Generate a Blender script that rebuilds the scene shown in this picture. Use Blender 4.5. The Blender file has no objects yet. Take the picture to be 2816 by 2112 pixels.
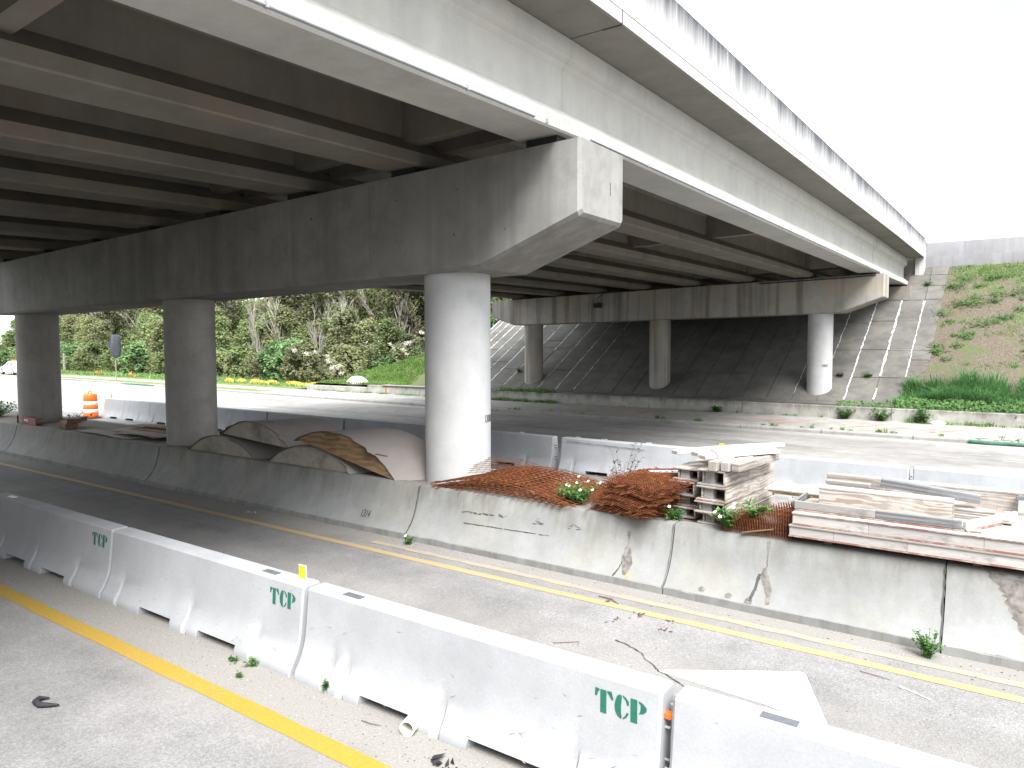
import bpy, math, random
from mathutils import Vector, Matrix, noise
R = random.Random(7)
rad = math.radians
S = bpy.context.scene
COL = S.collection

# ------------------------------------------------------------------ camera
cam_d = bpy.data.cameras.new('camera')
cam_d.sensor_width = 36.0
cam_d.lens = 25.345
cam_d.clip_start = 0.05
cam_d.clip_end = 2000
cam = bpy.data.objects.new('camera', cam_d)
COL.objects.link(cam)
yaw, pit, rol = rad(35.256), rad(3.183), rad(-0.08)
fw = Vector((-math.sin(yaw)*math.cos(pit), math.cos(yaw)*math.cos(pit), -math.sin(pit)))
rt = Vector((math.cos(yaw), math.sin(yaw), 0)); up = rt.cross(fw)
rt2 = rt*math.cos(rol)+up*math.sin(rol); up2 = up*math.cos(rol)-rt*math.sin(rol)
m = Matrix((rt2, up2, -fw)).transposed().to_4x4()
m.translation = Vector((0, 0, 3.08))
cam.matrix_world = m
S.camera = cam

# ------------------------------------------------------------------ sky, sun, exposure
SUN_EL, SUN_AZ = 52.0, 134.0          # azimuth clockwise from +Y: from the right, behind the camera
world = bpy.data.worlds.new('World'); S.world = world; world.use_nodes = True
nt = world.node_tree; nt.nodes.clear()
wo = nt.nodes.new('ShaderNodeOutputWorld'); bg = nt.nodes.new('ShaderNodeBackground')
sk = nt.nodes.new('ShaderNodeTexSky'); sk.sky_type = 'NISHITA'; sk.sun_disc = False
sk.sun_elevation = rad(SUN_EL); sk.sun_rotation = rad(SUN_AZ)
tc = nt.nodes.new('ShaderNodeTexCoord'); nz = nt.nodes.new('ShaderNodeTexNoise')
mp = nt.nodes.new('ShaderNodeMapping'); mp.inputs['Scale'].default_value = (1, 1, 2.2)
mp.inputs['Location'].default_value = (0.63, 0.2, 0.3)
nz.inputs['Scale'].default_value = 2.1; nz.inputs['Detail'].default_value = 5
rp = nt.nodes.new('ShaderNodeValToRGB')
rp.color_ramp.elements[0].position = 0.30; rp.color_ramp.elements[0].color = (0.35, 0.35, 0.35, 1)
rp.color_ramp.elements[1].position = 0.43; rp.color_ramp.elements[1].color = (1, 1, 1, 1)
mx = nt.nodes.new('ShaderNodeMix'); mx.data_type = 'RGBA'
mx.inputs['B'].default_value = (5.45, 5.65, 5.85, 1)
bg.inputs['Strength'].default_value = 0.082
L = nt.links.new
L(tc.outputs['Generated'], mp.inputs['Vector']); L(mp.outputs[0], nz.inputs['Vector'])
# a thin gap in the cloud, high over the far end of the bridge
vd = nt.nodes.new('ShaderNodeVectorMath'); vd.operation = 'DISTANCE'; vd.inputs[1].default_value = (0.02, 0.925, 0.375)
nz2 = nt.nodes.new('ShaderNodeTexNoise'); nz2.inputs['Scale'].default_value = 9; nz2.inputs['Detail'].default_value = 5
mr = nt.nodes.new('ShaderNodeMapRange'); mr.inputs[1].default_value = 0.40; mr.inputs[2].default_value = 0.60
ad = nt.nodes.new('ShaderNodeMath'); ad.operation = 'MULTIPLY_ADD'; ad.inputs[1].default_value = 2.6
L(tc.outputs['Generated'], vd.inputs[0]); L(tc.outputs['Generated'], nz2.inputs['Vector'])
L(vd.outputs['Value'], ad.inputs[0]); L(nz2.outputs['Fac'], ad.inputs[2])
mr.inputs[1].default_value = 0.62; mr.inputs[2].default_value = 1.0; mr.inputs[3].default_value = 0.12; mr.inputs[4].default_value = 1.0
L(ad.outputs[0], mr.inputs[0])
mn = nt.nodes.new('ShaderNodeMath'); mn.operation = 'MINIMUM'
L(nz.outputs['Fac'], rp.inputs[0]); L(rp.outputs[0], mn.inputs[0]); L(mr.outputs[0], mn.inputs[1]); L(mn.outputs[0], mx.inputs['Factor']); L(sk.outputs[0], mx.inputs['A'])
L(mx.outputs['Result'], bg.inputs['Color']); L(bg.outputs[0], wo.inputs['Surface'])
sd = bpy.data.lights.new('sun', 'SUN'); sd.energy = 1.9; sd.angle = rad(34); sd.color = (1.0, 0.985, 0.965)
sun = bpy.data.objects.new('sun', sd); COL.objects.link(sun)
a, e = rad(SUN_AZ), rad(SUN_EL)
sdir = Vector((math.sin(a)*math.cos(e), math.cos(a)*math.cos(e), math.sin(e)))
sun.rotation_euler = sdir.to_track_quat('Z', 'Y').to_euler()
sun.location = (20, -30, 60)
S.view_settings.view_transform = 'Standard'; S.view_settings.look = 'None'
S.view_settings.gamma = 1; S.view_settings.use_curve_mapping = False
S.view_settings.exposure = 2.6
S.render.engine = 'CYCLES'
S.cycles.max_bounces = 6; S.cycles.diffuse_bounces = 3; S.cycles.glossy_bounces = 2
S.cycles.transmission_bounces = 3; S.cycles.transparent_max_bounces = 4
S.cycles.use_denoising = True

# ------------------------------------------------------------------ materials
class Mat:
    def __init__(s, name, rough=0.85, spec=0.3):
        s.m = bpy.data.materials.new(name); s.m.use_nodes = True
        s.t = s.m.node_tree; s.b = s.t.nodes['Principled BSDF']
        s.b.inputs['Roughness'].default_value = rough
        s.b.inputs['Specular IOR Level'].default_value = spec
        g = s.t.nodes.new('ShaderNodeNewGeometry'); s.g = g
        s.pos = g.outputs['Position']
    def link(s, v, sock):
        if hasattr(v, 'node'): s.t.links.new(v, sock)
        elif sock.type == 'RGBA' and not isinstance(v, (int, float)): sock.default_value = (*v, 1) if len(v) == 3 else v
        elif sock.type == 'RGBA': sock.default_value = (v, v, v, 1)
        else: sock.default_value = v
    def noise(s, scale, detail=4, vec=None, stretch=None, rough=0.55, off=0.0):
        n = s.t.nodes.new('ShaderNodeTexNoise')
        n.inputs['Scale'].default_value = scale; n.inputs['Detail'].default_value = detail
        n.inputs['Roughness'].default_value = rough
        v = vec or s.pos
        mp = s.t.nodes.new('ShaderNodeMapping'); mp.inputs['Scale'].default_value = stretch or (1, 1, 1)
        mp.inputs['Location'].default_value = (off, off*0.7, off*1.3)
        s.t.links.new(v, mp.inputs['Vector']); s.t.links.new(mp.outputs[0], n.inputs['Vector'])
        return n.outputs['Fac']
    def voro(s, scale, stretch=None, rand=1.0, feat='F1'):
        n = s.t.nodes.new('ShaderNodeTexVoronoi'); n.feature = feat
        n.inputs['Scale'].default_value = scale; n.inputs['Randomness'].default_value = rand
        mp = s.t.nodes.new('ShaderNodeMapping'); mp.inputs['Scale'].default_value = stretch or (1, 1, 1)
        s.t.links.new(s.pos, mp.inputs['Vector']); s.t.links.new(mp.outputs[0], n.inputs['Vector'])
        return n
    def wave(s, scale, dist, stretch=(1, 1, 1), det=2, dscale=1.0, vec=None):
        n = s.t.nodes.new('ShaderNodeTexWave'); n.inputs['Scale'].default_value = scale
        n.inputs['Distortion'].default_value = dist; n.inputs['Detail'].default_value = det
        n.inputs['Detail Scale'].default_value = dscale
        n.bands_direction = 'Z'
        mp = s.t.nodes.new('ShaderNodeMapping'); mp.inputs['Scale'].default_value = stretch
        s.t.links.new(vec or s.pos, mp.inputs['Vector']); s.t.links.new(mp.outputs[0], n.inputs['Vector'])
        return n.outputs['Fac']
    def ramp(s, fac, *stops):
        n = s.t.nodes.new('ShaderNodeValToRGB'); cr = n.color_ramp
        while len(cr.elements) < len(stops): cr.elements.new(0.5)
        for el, (p, c) in zip(cr.elements, stops):
            el.position = p; el.color = (c, c, c, 1) if isinstance(c, (int, float)) else (*c, 1)
        s.t.links.new(fac, n.inputs[0]); return n.outputs[0]
    def mix(s, a, b, f, mode='MIX'):
        n = s.t.nodes.new('ShaderNodeMix'); n.data_type = 'RGBA'; n.blend_type = mode
        s.link(a, n.inputs['A']); s.link(b, n.inputs['B']); s.link(f, n.inputs['Factor'])
        return n.outputs['Result']
    def math(s, op, a, b=0.0, clamp=False):
        n = s.t.nodes.new('ShaderNodeMath'); n.operation = op; n.use_clamp = clamp
        s.link(a, n.inputs[0]); s.link(b, n.inputs[1]); return n.outputs[0]
    def xyz(s, vec=None):
        n = s.t.nodes.new('ShaderNodeSeparateXYZ'); s.t.links.new(vec or s.pos, n.inputs[0]); return n.outputs
    def objco(s):
        n = s.t.nodes.new('ShaderNodeTexCoord'); return n.outputs['Object']
    def rnd(s):
        n = s.t.nodes.new('ShaderNodeObjectInfo'); return n.outputs['Random']
    def island(s): return s.g.outputs['Random Per Island']
    def maprange(s, v, a, b, c=0.0, d=1.0):
        n = s.t.nodes.new('ShaderNodeMapRange'); s.link(v, n.inputs[0])
        for i, q in enumerate((a, b, c, d)): n.inputs[i+1].default_value = q
        return n.outputs[0]
    def bump(s, h, strength=0.3, dist=0.02):
        n = s.t.nodes.new('ShaderNodeBump'); n.inputs['Strength'].default_value = strength
        n.inputs['Distance'].default_value = dist
        s.t.links.new(h, n.inputs['Height']); s.t.links.new(n.outputs[0], s.b.inputs['Normal'])
    def color(s, c): s.link(c, s.b.inputs['Base Color']); return s.m

def plain(name, c, rough=0.7, var=0.15, scale=8, spec=0.3):
    k = Mat(name, rough, spec)
    n = k.noise(scale, 4)
    return k.color(k.ramp(n, (0.3, tuple(x*(1-var) for x in c)), (0.7, tuple(x*(1+var) for x in c))))

def concrete(name, base, var=0.12, warm=None, streak=0.0, sdark=(0.10, 0.095, 0.09), sfreq=5.0, blot=0.0,
             topz=None, toplen=0.5, tslope=0.0, bump=0.25, mott=0.0, seam=None, speck=0.25):
    k = Mat(name, 0.88, 0.25)
    big = k.noise(0.55, 5); mid = k.noise(3.2, 6, off=3.1); fine = k.noise(60, 3, off=9)
    lo = tuple(x*(1-var) for x in base); hi = tuple(x*(1+var*0.7) for x in base)
    c = k.ramp(big, (0.3, lo), (0.68, hi))
    c = k.mix(c, k.ramp(mid, (0.3, 0.80), (0.62, 1.0)), 0.55, 'MULTIPLY')
    if warm: c = k.mix(c, warm, k.ramp(k.noise(0.9, 5, off=17), (0.48, 0.0), (0.72, 0.65)))
    if mott: c = k.mix(c, sdark, k.math('MULTIPLY', k.ramp(k.noise(1.7, 7, off=31, rough=0.7), (0.46, 0.0), (0.66, 1.0)), mott))
    if streak:
        st = k.ramp(k.noise(sfreq, 5, stretch=(1, 1, 0.035), off=5, rough=0.65), (0.47, 0.0), (0.66, 1.0))
        if topz is not None:
            z = k.xyz()[2]
            if tslope: z = k.math('SUBTRACT', z, k.math('MULTIPLY', k.math('SUBTRACT', k.xyz()[1], 10.0), tslope))
            g = k.maprange(z, topz-toplen, topz, 0.0, 1.0)
            st2 = k.ramp(k.math('ADD', k.math('MULTIPLY', k.noise(sfreq*0.9, 5, stretch=(1, 1, 0.06), off=2, rough=0.7), 0.95), k.math('MULTIPLY', g, 0.42)), (0.66, 0.0), (0.98, 1.0)) if not tslope else k.ramp(k.math('ADD', k.math('MULTIPLY', k.math('ADD', k.math('MULTIPLY', k.noise(1.1, 6, stretch=(1, 1, 0.05), off=2, rough=0.75), 0.6), k.math('MULTIPLY', k.noise(6.0, 5, stretch=(1, 1, 0.05), off=8, rough=0.7), 0.5)), 0.85), k.math('MULTIPLY', k.math('POWER', g, 1.6), 0.48)), (0.60, 0.0), (0.94, 1.0))
            st = k.math('MAXIMUM', k.math('MULTIPLY', st, 0.25), st2)
        c = k.mix(c, sdark, k.math('MULTIPLY', st, streak))
    if blot: c = k.mix(c, sdark, k.math('MULTIPLY', k.ramp(k.noise(7, 6, off=41, rough=0.7), (0.60, 0.0), (0.72, 1.0)), blot))
    vz = k.voro(26)
    pin = k.ramp(vz.outputs['Distance'], (0.03, 0.0), (0.07, 1.0))
    c = k.mix(c, k.ramp(fine, (0.3, 0.86), (0.7, 1.05)), 0.6, 'MULTIPLY')
    c = k.mix(c, k.ramp(pin, (0.0, 0.55), (1.0, 1.0)), speck, 'MULTIPLY')
    h = k.math('ADD', k.math('MULTIPLY', mid, 0.6), k.math('MULTIPLY', fine, 0.12))
    k.bump(h, bump, 0.012)
    return k.color(c)

MT = {}
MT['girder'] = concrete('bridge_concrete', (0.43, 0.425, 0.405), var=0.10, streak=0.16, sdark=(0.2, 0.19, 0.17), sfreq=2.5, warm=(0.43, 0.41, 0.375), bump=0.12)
MT['under'] = concrete('shade_darkened_concrete', (0.185, 0.172, 0.15), var=0.2, streak=0.2, sdark=(0.08, 0.077, 0.07), sfreq=2.0, warm=(0.225, 0.175, 0.125), bump=0.12)  # inner girder concrete, its colour darkened to deepen the shade under the deck
MT['parapet'] = concrete('parapet_concrete', (0.43, 0.43, 0.425), var=0.08, streak=0.95, sdark=(0.045, 0.045, 0.055), sfreq=3.4, topz=8.47, toplen=1.25, tslope=0.0135, bump=0.12)
MT['soffit'] = concrete('deck_soffit_concrete', (0.20, 0.19, 0.17), var=0.12, streak=0.0, mott=0.2, bump=0.1)  # slab colour also darkened for the shade beneath it
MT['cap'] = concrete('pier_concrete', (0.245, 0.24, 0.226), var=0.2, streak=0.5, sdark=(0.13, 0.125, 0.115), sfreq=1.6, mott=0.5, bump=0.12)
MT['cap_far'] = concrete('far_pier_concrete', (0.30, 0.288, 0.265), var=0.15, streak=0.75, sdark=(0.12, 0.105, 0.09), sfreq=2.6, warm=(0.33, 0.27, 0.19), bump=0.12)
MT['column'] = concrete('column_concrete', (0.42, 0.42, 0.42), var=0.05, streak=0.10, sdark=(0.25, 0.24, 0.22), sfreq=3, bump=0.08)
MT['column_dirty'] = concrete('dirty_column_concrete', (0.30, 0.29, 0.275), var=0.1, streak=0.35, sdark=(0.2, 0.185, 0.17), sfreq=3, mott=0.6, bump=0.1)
MT['barrier'] = concrete('barrier_concrete', (0.30, 0.308, 0.322), var=0.09, streak=0.2, sdark=(0.25, 0.25, 0.25), sfreq=3, blot=0.25, mott=0.15, bump=0.2)
MT['far_barrier'] = concrete('far_barrier_concrete', (0.31, 0.318, 0.33), var=0.1, streak=0.3, sdark=(0.2, 0.2, 0.2), sfreq=3, blot=0.2, bump=0.15)
MT['wall'] = concrete('median_wall_concrete', (0.228, 0.232, 0.23), var=0.14, streak=0.85, sdark=(0.13, 0.125, 0.11), sfreq=4.0, warm=(0.25, 0.235, 0.19), topz=0.80, toplen=0.62, mott=0.3, bump=0.25)
MT['wall_foot'] = concrete('wall_foot_concrete', (0.22, 0.22, 0.213), var=0.2, streak=0.4, sfreq=8, mott=0.4, bump=0.3)
MT['toe'] = concrete('toe_wall_concrete', (0.33, 0.32, 0.29), var=0.2, streak=0.8, sdark=(0.085, 0.08, 0.07), sfreq=2.2, topz=0.42, toplen=0.4, mott=0.35)
MT['retain'] = concrete('retaining_wall_concrete', (0.20, 0.197, 0.205), var=0.15, streak=0.55, sdark=(0.34, 0.33, 0.345), sfreq=1.6, topz=8.9, toplen=2.5, mott=0.0)
MT['kerb'] = concrete('kerb_concrete', (0.27, 0.266, 0.255), var=0.15, mott=0.3, streak=0.2)
MT['sidewalk'] = concrete('sidewalk_concrete', (0.27, 0.262, 0.248), var=0.15, mott=0.45, warm=(0.27, 0.24, 0.2))
MT['sealant'] = plain('white_joint_sealant', (0.40, 0.415, 0.43), 0.6, 0.35, 5)
MT['joint_soil'] = plain('soil_in_joints', (0.085, 0.078, 0.068), 0.95, 0.3, 6)
MT['stain'] = plain('dark_crack_stain', (0.06, 0.058, 0.055), 0.9, 0.2)
MT['scuff'] = plain('grey_tyre_rub', (0.19, 0.19, 0.195), 0.9, 0.35, 9)
MT['spall'] = plain('spalled_concrete', (0.135, 0.125, 0.115), 0.95, 0.5, 14)
MT['ruststain'] = plain('rust_stain', (0.27, 0.205, 0.115), 0.9, 0.3, 12)
MT['steel'] = plain('galvanised_steel', (0.35, 0.36, 0.37), 0.45, 0.2, 20, 0.5)
MT['conduit'] = plain('grey_conduit', (0.30, 0.31, 0.33), 0.55, 0.1)
MT['dark'] = plain('dark_void', (0.02, 0.02, 0.02), 0.9, 0.1)
MT['green_paint'] = plain('green_stencil_paint', (0.012, 0.115, 0.075), 0.7, 0.3, 25)
MT['black_paint'] = plain('dark_grey_stencil_paint', (0.05, 0.052, 0.06), 0.8, 0.3, 30)
MT['tape'] = plain('dark_grey_pad', (0.085, 0.09, 0.105), 0.7, 0.15, 20)
MT['yellow_plate'] = plain('amber_reflector', (0.85, 0.46, 0.01), 0.35, 0.05, 10, 0.5)
MT['white_plastic'] = plain('white_plastic', (0.78, 0.78, 0.76), 0.4, 0.05, 10, 0.5)
MT['orange_plastic'] = plain('orange_plastic', (0.85, 0.13, 0.015), 0.4, 0.08, 10, 0.5)
MT['rubber'] = plain('black_rubber', (0.022, 0.022, 0.025), 0.75, 0.2, 20)
MT['bag'] = plain('black_plastic_bag', (0.035, 0.04, 0.05), 0.42, 0.3, 6, 0.5)
MT['pvc'] = plain('dirty_white_pvc', (0.62, 0.61, 0.52), 0.5, 0.15, 12, 0.5)
MT['orange_spray'] = plain('orange_marking_paint', (0.80, 0.14, 0.05), 0.8, 0.25, 18)
MT['red_spray'] = plain('red_marking_paint', (0.33, 0.10, 0.10), 0.8, 0.25, 18)
MT['redwood'] = plain('red_painted_steel', (0.17, 0.03, 0.028), 0.6, 0.3, 6)
MT['brownwood'] = plain('brown_timber', (0.15, 0.085, 0.05), 0.8, 0.3, 5)
MT['yellowwood'] = plain('yellow_timber_end', (0.45, 0.30, 0.10), 0.8, 0.25, 8)
MT['trunk'] = plain('grey_bark', (0.20, 0.175, 0.145), 0.95, 0.35, 6)
MT['pale_bark'] = plain('pale_bark', (0.22, 0.20, 0.175), 0.95, 0.3, 6)
MT['twig'] = plain('brown_twig', (0.13, 0.09, 0.07), 0.9, 0.25, 20)
MT['car_paint'] = plain('white_car_paint', (0.8, 0.8, 0.82), 0.25, 0.02, 3, 0.5)
MT['car_glass'] = plain('dark_car_glass', (0.05, 0.06, 0.075), 0.15, 0.1, 3, 0.6)
MT['green_sock'] = plain('green_filter_fabric', (0.045, 0.115, 0.085), 0.8, 0.3, 10)
MT['yellow_fabric'] = plain('yellow_silt_fabric', (0.50, 0.29, 0.035), 0.6, 0.3, 4)
MT['orange_fabric'] = plain('orange_plastic_netting', (0.85, 0.16, 0.03), 0.6, 0.2, 6)
MT['stone'] = plain('pale_rubble', (0.42, 0.40, 0.37), 0.95, 0.25, 4)
MT['flower'] = plain('white_petals', (0.80, 0.80, 0.78), 0.6, 0.05)
MT['flower_eye'] = plain('yellow_flower_centre', (0.7, 0.42, 0.03), 0.6, 0.1)
MT['plume'] = plain('cream_flower_plumes', (0.33, 0.315, 0.27), 0.9, 0.2)
MT['paper'] = plain('white_litter', (0.75, 0.75, 0.77), 0.6, 0.08)
MT['deadleaf'] = plain('brown_leaf_litter', (0.10, 0.055, 0.045), 0.9, 0.4, 30)

def asphalt(name, base, dust=None, dusts=(), worn=0.25, grit=0.5):
    k = Mat(name, 0.9, 0.25)
    big = k.noise(0.35, 5); mid = k.noise(2.2, 6, off=4)
    c = k.ramp(big, (0.32, tuple(x*0.80 for x in base)), (0.68, tuple(x*1.16 for x in base)))
    c = k.mix(c, k.ramp(mid, (0.3, 0.72), (0.66, 1.08)), 0.6, 'MULTIPLY')
    v1 = k.voro(75); v2 = k.voro(34)
    g1 = k.ramp(v1.outputs['Color'], (0.25, 0.66), (0.85, 1.42))
    lane = k.noise(0.9, 3, stretch=(0.05, 1, 1), off=13)
    c = k.mix(c, k.ramp(lane, (0.35, 0.80), (0.62, 1.08)), 0.8, 'MULTIPLY')
    c = k.mix(c, g1, grit, 'MULTIPLY')
    peb = k.ramp(v2.outputs['Distance'], (0.10, 1.0), (0.17, 0.0))
    sel = k.ramp(k.noise(33, 2, off=8), (0.62, 0.0), (0.66, 1.0))
    c = k.mix(c, tuple(min(1, x*3.0) for x in base), k.math('MULTIPLY', k.math('MULTIPLY', peb, sel), 0.8))
    y = k.xyz()[1]
    if dust:
        wob = k.math('MULTIPLY', k.math('SUBTRACT', k.noise(1.3, 6, off=21, rough=0.65), 0.5), 0.9)
        yy = k.math('ADD', y, wob)
        for (y0, y1, y2, y3, amt) in dusts:
            f = k.math('MULTIPLY', k.maprange(yy, y0, y1), k.maprange(yy, y2, y3, 1.0, 0.0))
            dc = k.mix(dust, k.ramp(k.noise(45, 3, off=2), (0.35, 0.8), (0.65, 1.12)), 0.7, 'MULTIPLY')
            c = k.mix(c, dc, k.math('MULTIPLY', f, amt))
    k.bump(k.math('ADD', v1.outputs['Distance'], k.math('MULTIPLY', mid, 0.5)), 0.5, 0.006)
    return k.color(c)

MT['near_road'] = asphalt('worn_grey_asphalt', (0.188, 0.183, 0.181), (0.222, 0.211, 0.193),
    [(3.2, 3.75, 4.6, 5.0, 0.92), (7.45, 7.9, 9.0, 9.4, 0.75), (5.1, 5.6, 6.4, 6.9, 0.28)])
MT['far_road'] = asphalt('smooth_grey_pavement', (0.225, 0.217, 0.208), (0.27, 0.25, 0.22), [(27.2, 28.2, 40, 41, 0.6)], grit=0.15)
MT['median_top'] = asphalt('median_concrete_fill', (0.17, 0.155, 0.135), (0.12, 0.10, 0.085), [(8.0, 8.6, 11, 12, 0.35)], grit=0.35)

def paint(name, c, wear, under, wscale=9):
    k = Mat(name, 0.75, 0.3)
    w = k.noise(wscale, 8, rough=0.75); cr = k.noise(2.0, 5, off=11)
    f = k.ramp(k.math('ADD', w, k.math('MULTIPLY', cr, 0.35)), (wear, 0.0), (wear+0.12, 1.0))
    cc = k.mix(c, k.ramp(k.noise(40, 3), (0.3, 0.82), (0.7, 1.06)), 0.8, 'MULTIPLY')
    return k.color(k.mix(cc, under, f))
MT['yellow_line'] = paint('yellow_lane_paint', (0.31, 0.20, 0.03), 0.76, (0.2, 0.19, 0.16), 14)
MT['yellow_mid'] = paint('worn_yellow_paint', (0.33, 0.245, 0.125), 0.72, (0.25, 0.23, 0.19))
MT['yellow_faded'] = paint('faded_yellow_paint', (0.32, 0.25, 0.165), 0.60, (0.235, 0.215, 0.19), 6)
MT['white_line'] = paint('white_lane_paint', (0.40, 0.40, 0.395), 0.80, (0.2, 0.19, 0.18))
MT['white_arrow'] = paint('white_arrow_paint', (0.62, 0.62, 0.63), 0.73, (0.24, 0.235, 0.23), 16)
MT['green_paint'] = paint('green_stencil_paint', (0.012, 0.105, 0.07), 0.84, (0.30, 0.31, 0.32), 30)

def wood(name, base, dark, rings=True, stretch=(1.2, 1.2, 9), wscale=1.2, dist=9.0):
    k = Mat(name, 0.85, 0.2)
    o = k.objco()
    fib = k.noise(7, 6, vec=o, stretch=(1.2, 14, 14), rough=0.65)
    c = k.ramp(fib, (0.3, tuple(x*0.78 for x in base)), (0.68, tuple(x*1.08 for x in base)))
    if rings:
        w = k.wave(wscale, dist, stretch, 2.5, 1.1, vec=o)
        c = k.mix(c, dark, k.ramp(w, (0.42, 0.0), (0.60, 0.85)))
    pale = k.noise(2.6, 5, vec=o, off=7)
    c = k.mix(c, tuple(min(0.72, x*1.25) for x in base), k.ramp(pale, (0.5, 0.0), (0.68, 0.6)))
    gs = k.noise(1.6, 6, vec=o, stretch=(0.8, 2, 2), off=15, rough=0.7)
    c = k.mix(c, tuple(x*0.52 for x in base), k.ramp(gs, (0.50, 0.0), (0.60, 0.75)))
    c = k.mix(c, k.ramp(k.rnd(), (0, 0.82), (1, 1.08)), 1.0, 'MULTIPLY')
    k.bump(fib, 0.3, 0.006)
    return k.color(c)
MT['ply'] = wood('weathered_plywood', (0.30, 0.275, 0.25), (0.185, 0.15, 0.125), stretch=(1.0, 1.0, 6.0), dist=11)
MT['ply_bold'] = wood('flaking_plywood_face', (0.39, 0.36, 0.33), (0.225, 0.175, 0.14), stretch=(1.1, 1.1, 5.0), wscale=1.1, dist=16.0)
MT['board'] = wood('weathered_board', (0.265, 0.25, 0.235), (0.2, 0.17, 0.14), rings=False)
MT['pale_board'] = wood('bleached_board', (0.36, 0.342, 0.322), (0.2, 0.17, 0.14), rings=False)
MT['grey_timber'] = wood('grey_weathered_timber', (0.175, 0.178, 0.182), (0.09, 0.09, 0.093), rings=True, stretch=(0.6, 2, 5), wscale=1.5, dist=3)
k = Mat('red_sealed_plywood_edge', 0.85, 0.2)
MT['red_edge'] = k.color(k.mix((0.20, 0.085, 0.07), (0.30, 0.25, 0.21), k.ramp(k.noise(5, 6, off=3, rough=0.7), (0.44, 0.0), (0.58, 1.0))))
MT['form_end'] = concrete('plaster_stained_plywood', (0.30, 0.272, 0.235), var=0.25, mott=0.75, sdark=(0.10, 0.09, 0.08), bump=0.2)
MT['form_brown'] = wood('brown_plywood', (0.20, 0.125, 0.065), (0.28, 0.19, 0.11), stretch=(2, 2, 4), wscale=0.8, dist=8)
MT['form_skin'] = plain('tan_hardboard_skin', (0.205, 0.185, 0.175), 0.75, 0.07, 3)
MT['form_edge'] = plain('dark_plywood_edge', (0.09, 0.07, 0.055), 0.85, 0.3, 20)

def rust(name):
    k = Mat(name, 0.9, 0.2)
    n = k.noise(14, 6); n2 = k.noise(2.5, 4, off=3)
    c = k.ramp(n, (0.3, (0.055, 0.019, 0.010)), (0.55, (0.13, 0.043, 0.016)), (0.72, (0.25, 0.092, 0.028)))
    return k.color(k.mix(c, (0.10, 0.035, 0.02), k.ramp(n2, (0.5, 0.0), (0.7, 0.5))))
MT['rust'] = rust('rusty_wire')

def leaf(name, cols, trans=0.4, rough=0.6):
    k = Mat(name, rough, 0.25)
    c = k.ramp(k.island(), *[(i/(len(cols)-1), q) for i, q in enumerate(cols)])
    c = k.mix(c, k.ramp(k.rnd(), (0, 0.75), (1, 1.2)), 1.0, 'MULTIPLY')
    big = k.ramp(k.noise(0.55, 3), (0.35, 0.85), (0.65, 1.15))
    c = k.mix(c, big, 0.8, 'MULTIPLY')
    tr = k.t.nodes.new('ShaderNodeBsdfTranslucent'); mxs = k.t.nodes.new('ShaderNodeMixShader')
    k.link(c, k.b.inputs['Base Color']); k.link(c, tr.inputs['Color'])
    mxs.inputs[0].default_value = trans
    out = k.t.nodes['Material Output']
    k.t.links.new(k.b.outputs[0], mxs.inputs[1]); k.t.links.new(tr.outputs[0], mxs.inputs[2]); k.t.links.new(mxs.outputs[0], out.inputs[0])
    return k.m
MT['leaf_olive'] = leaf('olive_leaves', [(0.144, 0.203, 0.078), (0.187, 0.246, 0.092), (0.218, 0.259, 0.111), (0.186, 0.198, 0.109)], 0.5)
MT['leaf_green'] = leaf('green_leaves', [(0.067, 0.124, 0.050), (0.107, 0.188, 0.072), (0.164, 0.259, 0.100), (0.095, 0.161, 0.074)]) #[(0.062, 0.130, 0.042), (0.105, 0.199, 0.064), (0.169, 0.277, 0.089), (0.089, 0.170, 0.068)])
MT['leaf_dark'] = leaf('dark_leaves', [(0.051, 0.070, 0.030), (0.091, 0.111, 0.040), (0.121, 0.101, 0.060)])
MT['leaf_brown'] = leaf('brownish_leaves', [(0.197, 0.197, 0.111), (0.226, 0.238, 0.112), (0.179, 0.219, 0.088), (0.244, 0.227, 0.153)], 0.5)
MT['leaf_weed'] = leaf('weed_leaves', [(0.046, 0.115, 0.029), (0.078, 0.178, 0.046), (0.139, 0.244, 0.070)])
MT['grass'] = leaf('grass_blades', [(0.064, 0.143, 0.037), (0.104, 0.215, 0.056), (0.173, 0.279, 0.089), (0.206, 0.249, 0.112)])
MT['crest_blade'] = leaf('bright_grass_blades', [(0.10, 0.19, 0.04), (0.15, 0.26, 0.06), (0.20, 0.30, 0.085)], 0.5)
MT['tall_grass'] = leaf('tall_grass_blades', [(0.038, 0.108, 0.034), (0.068, 0.162, 0.054), (0.104, 0.217, 0.069)])
MT['dry_grass'] = leaf('dry_grass_blades', [(0.165, 0.143, 0.075), (0.210, 0.195, 0.112), (0.120, 0.128, 0.053)])
MT['silver_leaf'] = leaf('grey_green_leaves', [(0.08, 0.09, 0.075), (0.11, 0.12, 0.10), (0.06, 0.08, 0.05)])

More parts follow.
